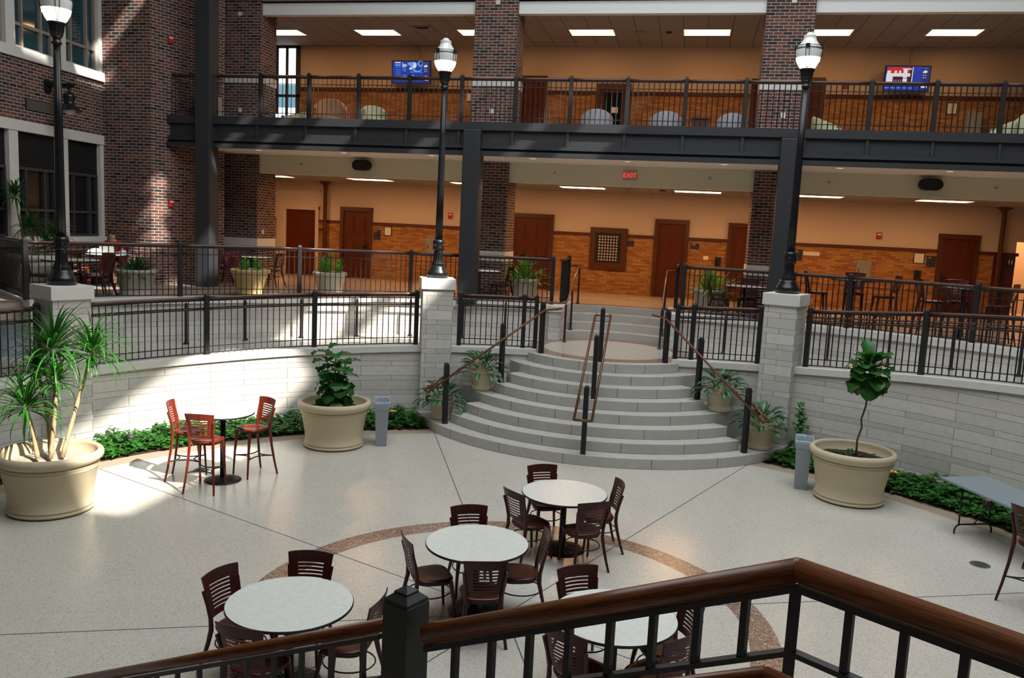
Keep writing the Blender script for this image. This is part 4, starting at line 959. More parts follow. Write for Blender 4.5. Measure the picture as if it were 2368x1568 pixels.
# ivy beds
def ivy(label, a0, a1, n, clear):
    mb = MB()
    def lf(p, az, tilt, s_, mi=0):
        d = Vector((S(az), Cs(az), 0)) ; q = Vector((Cs(az), -S(az), 0)); nn = Vector((0, 0, 1)); d = (d * Cs(tilt) + nn * S(tilt)); P = Vector(p)
        pts = [(0, 0), (-.32, .18), (-.55, .05), (-.50, .42), (-.22, .60), (0, 1.0), (.22, .60), (.50, .42), (.55, .05), (.32, .18)]
        up_ = q.cross(d); mb.add([P + q * (x * s_) + d * (y * s_) + up_ * (abs(x) * s_ * .25) for x, y in pts], [(0, 1, 4, 5), (1, 2, 3, 4), (0, 5, 6, 9), (9, 6, 7, 8)], mi, False,
            [[(.5, 0), (.3, .2), (.3, .6), (.5, 1)], [(.3, .2), (0, 0), (0, .4), (.3, .6)], [(.5, 0), (.5, 1), (.7, .6), (.7, .2)], [(.7, .2), (.7, .6), (1, .4), (1, 0)]])
    for _ in range(n):
        a = random.uniform(a0, a1); r = 7.9 + .98 * random.random() ** .9; x, y = pol(a, r)
        if any(math.hypot(x - cx, y - cy) < cr for cx, cy, cr in clear) or math.hypot(x - SC[0], y - SC[1]) < 4.22: continue
        hgt = .05 + .13 * (.5 + .5 * S(a * .9 + r * 3)) * (.5 + .5 * S(a * 2.3)) + .10 * (r - 7.9)
        lf((x, y, .03 + hgt * random.uniform(.3, 1.15)), random.uniform(0, 2 * PI), random.uniform(-.5, .5), random.uniform(.055, .11))
    return mb, lf
clear = [(*pol(a_, 9.06), .47) for a_ in (-66.2, -22.2, 22.2)] + [(-5.97, 13.62, .55), (2.70, 13.66, .55), (-8.04, 9.26, .55)]
mb, lf = ivy('', -97, -19.5, 8600, clear)
tag(obj('ivy', mb, M['ivy']), 'bed of ivy along the foot of the left curved wall', 'ivy', None, 'stuff')
mb, lf = ivy('', 20, 76, 7000, clear)
for k in range(150):                                            # runners climbing beside the right pier
    f = random.random(); a = 25.6 + random.uniform(-1.0, 1.6) * (1.2 - f); x, y = pol(a, 8.84 - .1 * random.random()); lf((x, y, .05 + 1.0 * f ** 1.4), random.uniform(2, 4.5), random.uniform(-1.2, -.2), random.uniform(.06, .1))
tag(obj('ivy', mb, M['ivy']), 'bed of ivy along the foot of the right curved wall', 'ivy', None, 'stuff')
for lab, a, r in (('small grey landscape light in the ivy by the dracaena', -61.5, 8.3), ('small grey landscape light in the ivy behind the tall table', -50.5, 8.25), ('small grey landscape light with a yellow bloom near the left end of the steps', -28.2, 8.35), ('small grey landscape light with a yellow bloom beside the planter at right', 38.5, 8.25), ('small grey landscape light with a yellow bloom behind the folding table', 49.5, 8.2)):
    x, y = pol(a, r); t = thing('landscape_light', lab, 'garden light', (x, y, .02), R(random.uniform(-40, 40)), 'lights in the ivy')
    mb = MB(); mb.lathe([(.05, 0), (.05, .05), (.02, .06), (.02, .10), (.06, .12), (.07, .20), (.06, .24), (.0, .25)], 16); obj('lamp_head', mb, M['steel'], t)
    if 'bloom' in lab:
        mb = MB()
        for i in range(7): mb.leaf((.03 * S(i), .03 * Cs(i), .235), i * .9, .5, .075, .045, .8, 4, 0, 1.0, .2)
        obj('yellow_leaves', mb, M['yellow'], t)

# ================================================================ furniture on the main floor
GM = 'dark chairs on the main floor'; GB = 'dark bar stools on the main floor'; GMT = 'round tables on the main floor'
mc = src; rc = make_chair('dining_chair', 'sunlit red slat back chair in front of the brick column at left', 'chair', (-11.02, 19.08, ZM), R(8), .45, 'sunlitchair', GM)
TL = (-12.1, 14.62)
round_table('round table behind the left lamp post', (*TL, ZM), group=GMT)
for ph, lab in ((-128, 'slat back chair at the left of the table behind the left lamp post'), (-40, 'slat back chair at the back of the table behind the left lamp post'), (20, 'slat back chair at the far right of the table behind the left lamp post'), (78, 'dark slat back chair at the near right of the table behind the left lamp post')):
    copy_chair(rc if ph == 20 else mc, TL[0] + .53 * S(R(ph)), TL[1] + .53 * Cs(R(ph)), ZM, PI - R(ph), lab, GM)
TW = (-13.22, 17.15)
round_table('small round table where the woman works', (*TW, ZM), .457, group=GMT)
copy_chair(rc, TW[0] - .42, TW[1] - .42, ZM, PI - R(-135), 'empty sunlit red chair at the woman\'s table', GM)
copy_chair(rc, TW[0] - .20, TW[1] + .55, ZM, PI - R(-20), 'sunlit red chair the woman sits on', GM)
T1 = (-11.05, 19.82); round_table('round table between the brick column and the sunlit red chair', (*T1, ZM), group=GMT)
copy_chair(mc, T1[0] + .60, T1[1] - .1, ZM, PI - R(95), 'dark chair at the right of the table by the left brick column', GM)
copy_chair(mc, T1[0] - .62, T1[1] - .05, ZM, PI - R(-95), 'dark chair holding a blue bag, half behind the left grey column', GM)
t = thing('tote_bag', 'blue bag on the chair by the left grey steel column', 'bag', (T1[0] - .62, T1[1] - .05, ZM + .452)); mb = MB(); mb.lathe([(.10, 0), (.14, .02), (.15, .14), (.13, .28), (.10, .33), (.085, .335)], 14, sx=1.1, sy=.7); obj('bag_body', mb, M['blue'], t, subsurf=1)
mb = MB(); mb.tube([(-.08, 0, .32), (-.06, .02, .40), (0, .03, .43), (.06, .02, .40), (.08, 0, .32)], .01, 6); obj('strap', mb, M['blue'], t)
T2 = (-4.98, 19.75); round_table('round table half hidden by the middle grey steel column', (*T2, ZM), group=GMT)
copy_chair(mc, T2[0] + .56, T2[1] - .1, ZM, PI - R(100), 'dark chair between the middle steel column and brick column', GM)
T3 = (1.25, 19.62); round_table('round table in front of the right brick column', (*T3, ZM), .457, group=GMT)
copy_chair(mc, T3[0] - .55, T3[1] - .05, ZM, PI - R(-95), 'dark chair left of the table by the right brick column', GM)
copy_chair(mc, T3[0] + .1, T3[1] + .52, ZM, PI - R(10), 'dark chair behind the table by the right brick column', GM)
B1 = (3.42, 19.02); round_table('tall table among the stools right of the right lamp post', (*B1, ZM), .457, 1.05, GMT, 'bar_table')
bs = copy_chair(sd_, 2.72, 19.10, ZM, R(-88), 'dark bar stool just right of the right lamp post', GB)
copy_chair(sd_, 3.55, 19.55, ZM, R(170), 'dark bar stool behind the tall table, back to the brick wall', GB)
copy_chair(sd_, 4.05, 18.98, ZM, R(95), 'dark bar stool on the right of the first tall table', GB)
B2 = (5.28, 17.92); round_table('tall table with a thick pedestal farther right on the main floor', (*B2, ZM), .457, 1.05, GMT, 'bar_table')
copy_chair(sd_, 4.78, 18.2, ZM, R(-88), 'dark bar stool left of the farther tall table', GB)
copy_chair(sd_, 5.36, 18.48, ZM, R(178), 'dark bar stool behind the farther tall table', GB)
copy_chair(sd_, 5.90, 17.82, ZM, R(85), 'dark bar stool right of the farther tall table', GB)
t = thing('sandwich_board', 'white folding notice board cut off by the right edge', 'notice board', (6.72, 17.35, ZM), R(-20))
for sg in (-1, 1):
    mb = MB(); mb.cbox((0, sg * .12, .75), (.62, .025, .72), 0, 0, -sg * .12); obj('board', mb, M['paper'], t)
    for sx in (-.29, .29): mb = MB(); mb.tube([(sx, sg * .27, 0), (sx, sg * .06, 1.14)], .014, 6); obj('leg', mb, M['black'], t)
# ================================================================ the seated woman
def skin_mesh(name, pts, edges, rad, m, parent, root=0, sub=2):
    me = bpy.data.meshes.new(name); me.from_pydata([tuple(p) for p in pts], edges, []); o = bpy.data.objects.new(name, me); col.objects.link(o); o.parent = parent
    me.materials.append(m); sk = o.modifiers.new('skin', 'SKIN'); sk.use_smooth_shade = True
    for i, r in enumerate(rad):
        v = me.skin_vertices[0].data[i]; v.radius = r if isinstance(r, tuple) else (r, r); v.use_root = (i == root)
    s_ = o.modifiers.new('sub', 'SUBSURF'); s_.levels = sub; s_.render_levels = sub; return o
PW = thing('person', 'seated woman in a red t shirt and glasses working at a laptop', 'person', (TW[0] - .20, TW[1] + .50, ZM), R(-160))
# local frame: +y is the way she faces; the seat is at z .46
body_pts = [(0, -.02, .55), (0, -.02, .70), (0, .02, .88), (0, .06, 1.00), (0, .085, 1.06), (0, .12, 1.13), (0, .135, 1.22),
    (.17, .06, .985), (.225, .12, .76), (.17, .33, .775), (.15, .40, .775), (-.17, .06, .985), (-.225, .12, .76), (-.17, .33, .775), (-.15, .40, .775),
    (.09, .0, .52), (.11, .24, .54), (.12, .43, .52), (.10, .46, .28), (.09, .44, .075), (.10, .56, .035), (-.09, .0, .52), (-.11, .24, .54), (-.12, .43, .52), (-.12, .40, .28), (-.11, .34, .075), (-.12, .46, .035)]
body_e = [(0, 1), (1, 2), (2, 3), (3, 4), (4, 5), (5, 6), (3, 7), (7, 8), (8, 9), (9, 10), (3, 11), (11, 12), (12, 13), (13, 14), (0, 15), (15, 16), (16, 17), (17, 18), (18, 19), (19, 20), (0, 21), (21, 22), (22, 23), (23, 24), (24, 25), (25, 26)]
body_r = [(.15, .11), (.125, .095), (.14, .10), (.10, .075), (.052, .05), (.068, .075), (.078, .09), .05, .042, .033, .028, .05, .042, .033, .028, .085, .075, .055, .05, .034, .03, .085, .075, .055, .05, .034, .03]
skin_mesh('body', body_pts, body_e, body_r, M['skin'], PW)
skin_mesh('shirt', [body_pts[i] for i in (0, 1, 2, 3, 7, 11)] + [(.215, .10, .84), (-.215, .10, .84)], [(0, 1), (1, 2), (2, 3), (3, 4), (3, 5), (4, 6), (5, 7)], [(.17, .13), (.145, .115), (.16, .12), (.115, .085), .066, .066, .056, .056], M['shirt'], PW)
skin_mesh('shorts', [(0, -.03, .53), (.10, .0, .525), (.115, .25, .545), (.12, .36, .535), (-.10, .0, .525), (-.115, .25, .545), (-.12, .36, .535)], [(0, 1), (1, 2), (2, 3), (0, 4), (4, 5), (5, 6)], [(.17, .11), .10, .088, .078, .10, .088, .078], M['short'], PW)
mb = MB(); hc = Vector((0, .14, 1.20))
mb.ball(hc - Vector((0, .034, -.028)), .092, 20, sx=.93, sy=1.0, sz=1.05); o = obj('hair', mb, M['hair'], PW)
mb = MB(); mb.ball((0, .04, 1.15), .05, 12, sx=1.1, sy=.8, sz=1.4)
for sx in (-1, 1): mb.tube([(sx * .05, .165, 1.285), (sx * .078, .13, 1.25), (sx * .082, .09, 1.19)], [.012, .018, .014], 8)
mb.ball((0, .02, 1.235), .04, 10); obj('hair_bun', mb, M['hair'], PW)
mb = MB(); mb.tube([(0, .226, 1.205), (0, .245, 1.175), (0, .232, 1.168)], [.008, .012, .009], 8)
for sx in (-1, 1): mb.ball((sx * .078, .135, 1.19), .018, 8, sx=.5, sz=1.4)
obj('face_features', mb, M['skin'], PW)
mb = MB(); mb.tube([(-.025, .215, 1.142), (0, .222, 1.14), (.025, .215, 1.142)], .006, 6); obj('mouth', mb, M['lips'], PW)
mb = MB()
for sx in (-1, 1):
    mb.ball((sx * .03, .213, 1.205), .010, 8); mb.tube([(sx * .032 + .022 * Cs(2 * PI * i / 14), .228, 1.203 + .017 * S(2 * PI * i / 14)) for i in range(14)], .0025, 4, closed=True); mb.tube([(sx * .053, .226, 1.206), (sx * .08, .14, 1.205)], .0025, 4)
mb.tube([(-.01, .229, 1.206), (.01, .229, 1.206)], .0025, 4); obj('glasses', mb, M['eye'], PW)
for sx in (-1, 1):
    hb_ = Vector((sx * .15, .40, .775)); mb = MB(); mb.cbox(hb_ + Vector((0, .035, -.004)), (.072, .085, .026), 0, 0, -.12)
    for f, (dx, ln) in enumerate(((-.027, .058), (-.009, .068), (.009, .066), (.027, .052))): p = hb_ + Vector((dx, .075, 0)); mb.tube([p, p + Vector((0, ln * .55, .004)), p + Vector((0, ln, -.014))], [.009, .0085, .007], 6)
    p = hb_ + Vector((-sx * .034, .02, 0)); mb.tube([p, p + Vector((-sx * .022, .03, -.002)), p + Vector((-sx * .020, .056, -.010))], [.010, .009, .007], 6); obj('hand', mb, M['skin'], PW, .006)
for sx, y0 in ((.095, .50), (-.115, .40)):
    mb = MB(); mb.ball((sx, y0, .04), .05, 12, sx=.85, sy=2.3, sz=.8); obj('shoe', mb, M['black'], PW)
# things on her table
t = thing('laptop', 'grey laptop open in front of the seated woman', 'laptop', (TW[0] + .0, TW[1] + .06, ZM + .741), R(-160))
mb = MB(); mb.box(-.16, .16, -.11, .11, 0, .014); obj('keyboard_base', mb, M['silver'], t, .003)
mb = MB(); mb.cbox((0, .155, .105), (.32, .01, .22), 0, 0, -.4); obj('lid', mb, M['silver'], t, .003)
t = thing('cloth_bag', 'white cloth bag slumped on the woman\'s table', 'bag', (TW[0] - .22, TW[1] - .10, ZM + .741)); mb = MB(); n = 20
mb.lathe([(.02, 0), (.17, .0), (.20, .03), (.18, .075), (.12, .11), (.05, .125), (.0, .128)], 18, sx=1.15, sy=.8)
mb.v = [(x * random.uniform(.92, 1.06), y * random.uniform(.92, 1.06), max(0, z * random.uniform(.85, 1.1))) for x, y, z in mb.v]; obj('bag_body', mb, M['cloth'], t, subsurf=1)
t = thing('cap', 'white cap beside the woman\'s laptop', 'cap', (TW[0] + .30, TW[1] + .16, ZM + .741), R(20)); mb = MB(); mb.lathe([(.09, 0), (.092, .04), (.075, .085), (.04, .105), (0, .11)], 18); obj('crown', mb, M['cloth'], t)
mb = MB(); mb.lathe([(.06, .0), (.10, .004), (.10, .012), (.06, .014)], 18, (.08, 0, 0), sy=.8); obj('brim', mb, M['cloth'], t)

# ================================================================ fittings of the lower gallery
def troffer(label, x, y, z, group, w_=1.22, d_=.70):
    t = thing('ceiling_light', label, 'ceiling light', (x, y, z), 0, group)
    mb = MB()
    for a, b, c, d in ((-w_ / 2, w_ / 2, -d_ / 2, -d_ / 2 + .03), (-w_ / 2, w_ / 2, d_ / 2 - .03, d_ / 2), (-w_ / 2, -w_ / 2 + .03, -d_ / 2, d_ / 2), (w_ / 2 - .03, w_ / 2, -d_ / 2, d_ / 2)): mb.box(a, b, c, d, -.02, 0)
    obj('frame', mb, M['white'], t); mb = MB(); mb.box(-w_ / 2 + .03, w_ / 2 - .03, -d_ / 2 + .03, -.012, -.012, 0); mb.box(-w_ / 2 + .03, w_ / 2 - .03, .012, d_ / 2 - .03, -.012, 0); obj('diffuser', mb, M['troffer'], t); return t
ORD = ['leftmost', 'second from the left', 'third from the left', 'fourth from the left', 'fifth from the left', 'sixth from the left', 'rightmost']
tl = None; upl = []; upd = None
for i, x in enumerate((-12.0, -8.95, -5.95, -2.95, 0.05, 3.0, 5.95)):
    lab = 'warm ceiling light of the lower gallery, %s' % ORD[i]
    tl = troffer(lab, x, 22.55, 5.15, 'warm ceiling lights of the lower gallery') if tl is None else dup(tl, (x, 22.55, 5.15), 0, lab) and tl
for i, x in enumerate((-12.0, -9.1, -6.1, -3.02, -.02, 2.95, 5.93)): u_ = dup(tl, (x, 23.2, 9.28), 0, 'warm ceiling light of the upper gallery, %s' % ORD[i], 'warm ceiling lights of the upper gallery'); upl.append(u_)
for u_ in upl:
    for c_ in u_.children:
        if c_.name.startswith('diffuser'):
            c_.data = upd if upd else c_.data.copy(); upd = c_.data; upd.materials[0] = M['trofferup']
d0 = None; OD = ['leftmost', 'second from the left', 'third from the left', 'fourth from the left', 'fifth from the left', 'sixth from the left', 'seventh from the left', 'rightmost']
for i, x in enumerate((-10.7, -8.45, -6.2, -3.75, -1.56, .57, 3.0, 5.2)):
    lab = 'small round downlight under the balcony, %s' % OD[i]
    if d0 is None:
        d0 = thing('downlight', lab, 'downlight', (x, 19.5, 5.6), 0, 'downlights under the balcony'); mb = MB(); mb.lathe([(.075, -.006), (.10, -.008), (.105, 0)], 24, cap=False); obj('trim_ring', mb, M['white'], d0); mb = MB(); mb.lathe([(0, -.003), (.076, -.003), (.076, -.0005)], 24, cap=False); obj('lamp', mb, M['downlit'], d0)
    else: dup(d0, (x, 19.5, 5.6), 0, lab)
for x, lab in ((-8.47, 'black oval loudspeaker on the cream band at left'), (5.16, 'black oval loudspeaker on the cream band at right')):
    t = thing('loudspeaker', lab, 'speaker', (x, 20.83, 5.40), 0, 'oval loudspeakers under the balcony'); mb = MB()
    pts = [(.12 + .13 * Cs(a), .13 * S(a)) for a in [-PI / 2 + PI * i / 12 for i in range(13)]] + [(-.12 + .13 * Cs(a), .13 * S(a)) for a in [PI / 2 + PI * i / 12 for i in range(13)]]
    n = len(pts); vs = [(u * q, y, v * q) for q, y in ((.8, .0), (1, -.03), (1, -.16), (.86, -.21)) for u, v in pts]
    mb.add(vs, [(j * n + (i + 1) % n, j * n + i, (j + 1) * n + i, (j + 1) * n + (i + 1) % n) for j in range(3) for i in range(n)] + [tuple(range(3 * n, 4 * n))], 0); obj('cabinet', mb, M['speaker'], t, .01)
    mb = MB(); mb.box(-.10, .10, -.218, -.205, -.09, .09); obj('grille', mb, M['black'], t); mb = MB(); mb.box(-.03, .03, -.02, .02, -.05, .05); obj('bracket', mb, M['black'], t)
t = thing('exit_sign', 'red lit exit sign on the cream band above the steps', 'exit sign', (-1.59, 20.85, 5.375)); mb = MB(); mb.box(-.165, .165, -.05, 0, -.11, .11); obj('housing', mb, M['exitbox'], t, .006)
text('lettering', 'EXIT', .165, (0, -.053, 0), t, M['exitred'], ext=.004)
# small things on the back wall: label, kind, x0, x1, z0, z1
def plate(name, label, cat, x0, x1, z0, z1, m, d=.02, group=None, y=YB - .03, bev=.004):
    o = thing(name, label, cat, ((x0 + x1) / 2, y, (z0 + z1) / 2), 0, group); mb = MB(); mb.box((x0 - x1) / 2, (x1 - x0) / 2, -d, 0, (z0 - z1) / 2, (z1 - z0) / 2); obj('plate', mb, M[m], o, bev); return o
GR = 'dark room signs on the lower wall'
def lines(o, rows, d=.022):
    for body, sz, x, z in rows: text('lettering', body, sz, (x, -d, z), o, M['signtext'], ext=.001, align='LEFT')
lines(plate('room_sign', 'dark room sign right of the leftmost panelled door', 'sign', -9.76, -9.54, 3.43, 3.73, 'sign', group=GR), [('121', .06, -.09, .10), ('----', .04, -.09, .03), ('- - - -', .03, -.09, -.09)])
lines(plate('room_sign', 'narrow dark sign beside the plain door at far left', 'sign', -11.67, -11.45, 3.61, 3.69, 'sign', group=GR), [('- - - -', .03, -.08, .01)])
lines(plate('room_sign', 'small dark sign right of the ticket window', 'sign', -1.90, -1.66, 3.62, 3.77, 'sign', group=GR), [('- - -', .04, -.06, .02)])
lines(plate('room_sign', 'small dark room sign right of the middle door', 'sign', -0.05, .21, 3.64, 3.80, 'sign', group=GR), [('124E', .06, -.10, .04), ('- - - -', .03, -.10, -.04)])
lines(plate('room_sign', 'dark room sign just right of the right lamp post', 'sign', 2.84, 3.07, 3.46, 3.77, 'sign', group=GR), [('124', .06, -.09, .10), ('- - -', .03, -.09, -.10)])
lines(plate('room_sign', 'dark room sign left of the rightmost panelled door', 'sign', 6.33, 6.56, 3.47, 3.77, 'sign', group=GR), [('124', .06, -.09, .10), ('---', .04, -.09, .03), ('- - - -', .03, -.09, -.10)])
t = plate('restroom_sign', 'dark restroom sign with two figures at the far right', 'sign', 8.31, 8.53, 3.56, 3.83, 'sign', y=YB - .045)
mb = MB()
for sx, sk in ((-.035, 0), (.035, 1)):
    mb.ball((sx, -.022, .075), .012, 8, sy=.2); mb.box(sx - .016, sx + .016, -.024, -.02, .0, .058); mb.box(sx - .012, sx - .002, -.024, -.02, -.05, .0); mb.box(sx + .002, sx + .012, -.024, -.02, -.05, .0)
    if sk: mb.add([(sx - .026, -.0235, -.005), (sx + .026, -.0235, -.005), (sx, -.0235, .06)], [(0, 1, 2)])
obj('pictogram', mb, M['signtext'], t); text('lettering', '- - -', .03, (0, -.022, -.095), t, M['signtext'], ext=.001)
def frame(label, x0, x1, z0, z1, group='framed notices', y=YB - .03, sheets=1):
    t = thing('framed_notice', label, 'framed notice', ((x0 + x1) / 2, y, (z0 + z1) / 2), 0, group); a, b = (x1 - x0) / 2, (z1 - z0) / 2
    mb = MB(); mb.box(-a, a, -.02, 0, -b, b); obj('frame', mb, M['black'], t)
    for k in range(sheets):
        w_ = (2 * a - .03) / sheets; mb = MB(); mb.box(-a + .015 + k * w_ + .006, -a + .015 + (k + 1) * w_ - .006, -.026, -.019, -b + .018, b - .018); obj('paper', mb, M['paper'], t)
frame('framed white notice right of the leftmost panelled door', -9.42, -9.18, 3.56, 3.84)
frame('framed white notice above the grey wall phone at right', 5.99, 6.27, 3.55, 3.84)
frame('framed notice on the upper gallery wall behind the middle lamp', -6.93, -6.78, 7.68, 7.94)
frame('framed pair of white sheets on the upper gallery wall under the right screen', 6.39, 6.67, 7.56, 7.87, sheets=2)
def alarm(label, x, z, y=YB, rz=0):
    t = thing('fire_alarm', label, 'fire alarm', (x, y, z), rz, 'red fire alarms'); mb = MB(); mb.box(-.07, .07, -.05, 0, -.09, .09); obj('housing', mb, M['alarm'], t, .01); mb = MB(); mb.box(-.05, .05, -.056, -.049, .02, .06); obj('strobe', mb, M['paper'], t)
alarm('red fire alarm on the plaster right of the middle lamp post', -7.30, 4.265); alarm('red fire alarm on the plaster at right, above the grey panel', 5.05, 4.255)
alarm('red fire alarm on the upper gallery wall left of the right screen', 3.785, 8.3)
ra = math.atan2(.93, .37)
for z, lab in ((8.08, 'red fire alarm high on the brick corner'), (4.18, 'red fire alarm on the brick corner above the main floor railing')): alarm(lab, -12.642, z, 18.738, ra)
for lab, x0, x1, z0, z1 in (('grey metal panel on the buff brick beside the middle lamp post', -8.05, -7.6, 3.0, 3.59), ('grey metal panel on the buff brick behind the stools at right', 4.53, 4.93, 2.98, 3.57)):
    t = plate('wall_panel', lab, 'wall panel', x0, x1, z0, z1, 'panelG', .03, 'grey metal panels'); mb = MB(); mb.box(-(x1 - x0) / 2 + .03, (x1 - x0) / 2 - .03, -.04, -.029, -(z1 - z0) / 2 + .03, (z1 - z0) / 2 - .03); obj('panel_door', mb, M['panelG'], t); mb = MB(); mb.box(-(x1 - x0) / 2 + .06, -(x1 - x0) / 2 + .08, -.05, -.039, -.06, .06); obj('latch', mb, M['black'], t)
for lab, x, z in (('black wall phone right of the middle door, behind the leafy planter', .765, 3.31), ('black wall phone left of the rightmost panelled door', 6.13, 3.235)):
    t = plate('wall_phone', lab, 'phone', x - .085, x + .085, z - .13, z + .13, 'black', .06, 'black wall phones'); mb = MB(); mb.tube([(-.03, -.075, .10), (-.03, -.095, .0), (-.03, -.075, -.10)], .018, 8); obj('handset', mb, M['speaker'], t)
t = plate('switch_plate', 'cream switch plate between the middle door and the wall phone', 'switch plate', .35, .49, 3.34, 3.45, 'cream', .012)
t = plate('wall_banner', 'narrow pale strip sign right of the right lamp post', 'sign', 3.09, 3.53, 3.62, 3.725, 'paper', .006); text('lettering', '- --- ----', .045, (0, -.008, .015), t, M['alarm'], ext=.001)
for lab, x, zb in (('slim dark column with flared top beside the left panelled doors', -11.36, 5.15), ('slim dark column with flared top near the far right corridor', 8.1, 5.15)):
    t = thing('slim_column', lab, 'column', (x, YB - .17, ZM), 0, 'slim dark columns'); mb = MB(); mb.lathe([(.11, 0), (.11, .04), (.065, .08), (.062, .10), (.060, 2.80), (.075, 2.83)], 20); obj('shaft', mb, M['trim'], t); mb = MB(); mb.lathe([(.07, 2.82), (.10, 2.87), (.16, 2.92), (.19, 2.93), (.19, 2.96)], 20); obj('capital', mb, M['trim'], t)
# sprinklers and detectors
def disc(label, x, y, z, r, m, name='smoke_detector', cat='detector', g='small round ceiling fittings'):
    t = thing(name, label, cat, (x, y, z), 0, g); mb = MB(); mb.lathe([(r, 0), (r, -.015), (r * .7, -.035), (0, -.04)], 20, cap=False); obj('cover', mb, M[m], t)
disc('square white detector under the balcony at left', -8.45, 19.95, 5.6, .06, 'white'); disc('white detector under the balcony above the exit sign', -1.5, 20.1, 5.6, .06, 'white'); disc('dark dome camera on the lower gallery ceiling near the fifth light', -.85, 22.5, 5.15, .09, 'black', 'dome_camera', 'camera'); disc('dark dome camera on the upper gallery ceiling between two lights', -1.0, 23.2, 9.28, .08, 'black', 'dome_camera', 'camera'); disc('round ceiling speaker on the upper gallery ceiling', -1.75, 23.2, 9.28, .15, 'panelG', 'ceiling_speaker', 'speaker'); disc('round ceiling speaker on the lower gallery ceiling', -1.7, 22.5, 5.15, .12, 'panelG', 'ceiling_speaker', 'speaker')
for i, x in enumerate((-12.75, -10.2, -6.4, -3.45, .3, 3.0, 6.55)):
    mb = MB(); mb.lathe([(.035, 0), (.035, .006), (.012, .01), (.012, .05), (.03, .055), (.03, .06)], 12, cap=True); o = obj('sprinkler_head', mb, M['silver']); o.rotation_euler = (PI / 2, 0, 0); o.location = (x, 20.85, 5.385); tag(o, 'small sprinkler head on the cream band, %s' % ORD[i], 'sprinkler', 'sprinklers on the cream band')
# ================================================================ upper gallery
def screen(label, x0, x1, z0, z1, y, art, tilt=0.12):
    t = thing('wall_screen', label, 'screen', ((x0 + x1) / 2, y, (z0 + z1) / 2), 0, 'wall screens of the upper gallery'); W_, H_ = (x1 - x0) / 2, (z1 - z0) / 2
    T = Matrix.Rotation(tilt, 4, 'X'); mb = MB(); mb.box(-W_, W_, -.03, .03, -H_, H_, 0, T); obj('bezel', mb, M['black'], t)
    mb = MB(); mats = []; 
    def rect(u0, u1, v0, v1, m, k):
        if m not in mats: mats.append(m)
        X = lambda u: -W_ + .025 + u * (2 * W_ - .05); Z = lambda v: H_ - .025 - v * (2 * H_ - .05); yy = -.031 - .0006 * k
        mb.add([T @ Vector(p) for p in ((X(u0), yy, Z(v1)), (X(u1), yy, Z(v1)), (X(u1), yy, Z(v0)), (X(u0), yy, Z(v0)))], [(0, 1, 2, 3)], mats.index(m))
    def disk(u, v, ru, rv, m, k, a0=0, a1=2 * PI):
        if m not in mats: mats.append(m)
        X = lambda u: -W_ + .025 + u * (2 * W_ - .05); Z = lambda v: H_ - .025 - v * (2 * H_ - .05); yy = -.031 - .0006 * k
        mb.add([T @ Vector((X(u + ru * Cs(a0 + (a1 - a0) * i / 16)), yy, Z(v + rv * S(a0 + (a1 - a0) * i / 16)))) for i in range(16)], [tuple(range(15, -1, -1))], mats.index(m))
    art(rect, disk); obj('display', mb, [M[m] for m in mats], t)
    mb = MB(); mb.box(-.12, .12, .03, YB - y, -.1, .1); obj('wall_bracket', mb, M['black'], t); mb = MB(); mb.tube([(.12, YB - y - .03, .1), (.12, YB - y - .03, 9.28 - (z0 + z1) / 2)], .02, 8); obj('conduit', mb, M['plaster'], t)
def weather(rect, disk, k=1):
    rect(.83, 1, 0, 1, 'scrnavy', k); rect(.85, .94, .06, .075, 'scrlight', k + 1); disk(.90, .21, .045, .055, 'scrwhite', k + 1); disk(.87, .23, .03, .04, 'scrwhite', k + 2)
    for v in (.36, .46): rect(.855, .868, v - .03, v + .02, 'scrwhite', k + 1); rect(.89, .93, v - .012, v + .008, 'scrwhite', k + 1)
    rect(.86, .93, .66, .68, 'scrwhite', k + 1); rect(.85, .92, .72, .74, 'scrwhite', k + 1); rect(.84, .97, .80, .88, 'scrwhite', k + 1)
def art1(rect, disk):
    rect(0, 1, 0, 1, 'scrblue', 0); rect(.07, .22, .03, .085, 'scrwhite', 1); rect(.07, .22, .14, .21, 'scrlight', 1)
    for v in (.26, .38, .48, .58, .68): rect(.08, .22, v, v + .018, 'scrlight', 1)
    for v, u1 in ((.07, .29), (.13, .38), (.18, .40), (.23, .35)): rect(.26, u1, v, v + .032, 'scrwhite', 1)
    rect(.265, .37, .31, .33, 'scrlight', 1)
    for v in (.37, .41, .45, .62, .66): rect(.27, .37, v, v + .012, 'scrlight', 1)
    disk(.50, .02, .10, .2, 'scrlight', 1, 0, PI); disk(.66, .30, .13, .2, 'scrlight', 1); disk(.68, .28, .10, .15, 'scrblue', 2); disk(.75, .10, .07, .14, 'scrlight', 3); disk(.76, .08, .045, .09, 'scrnavy', 4)
    disk(.60, .18, .045, .13, 'scrwhite', 5); disk(.49, .33, .04, .06, 'scrwhite', 5); disk(.55, .25, .05, .03, 'scrwhite', 5)
    rect(.47, .80, .47, .50, 'scrlight', 5); rect(.475, .56, .62, .84, 'scrwhite', 5); rect(.475, .56, .66, .72, 'scrblue', 6); rect(0, 1, .93, 1, 'scrnavy', 7); weather(rect, disk, 8)
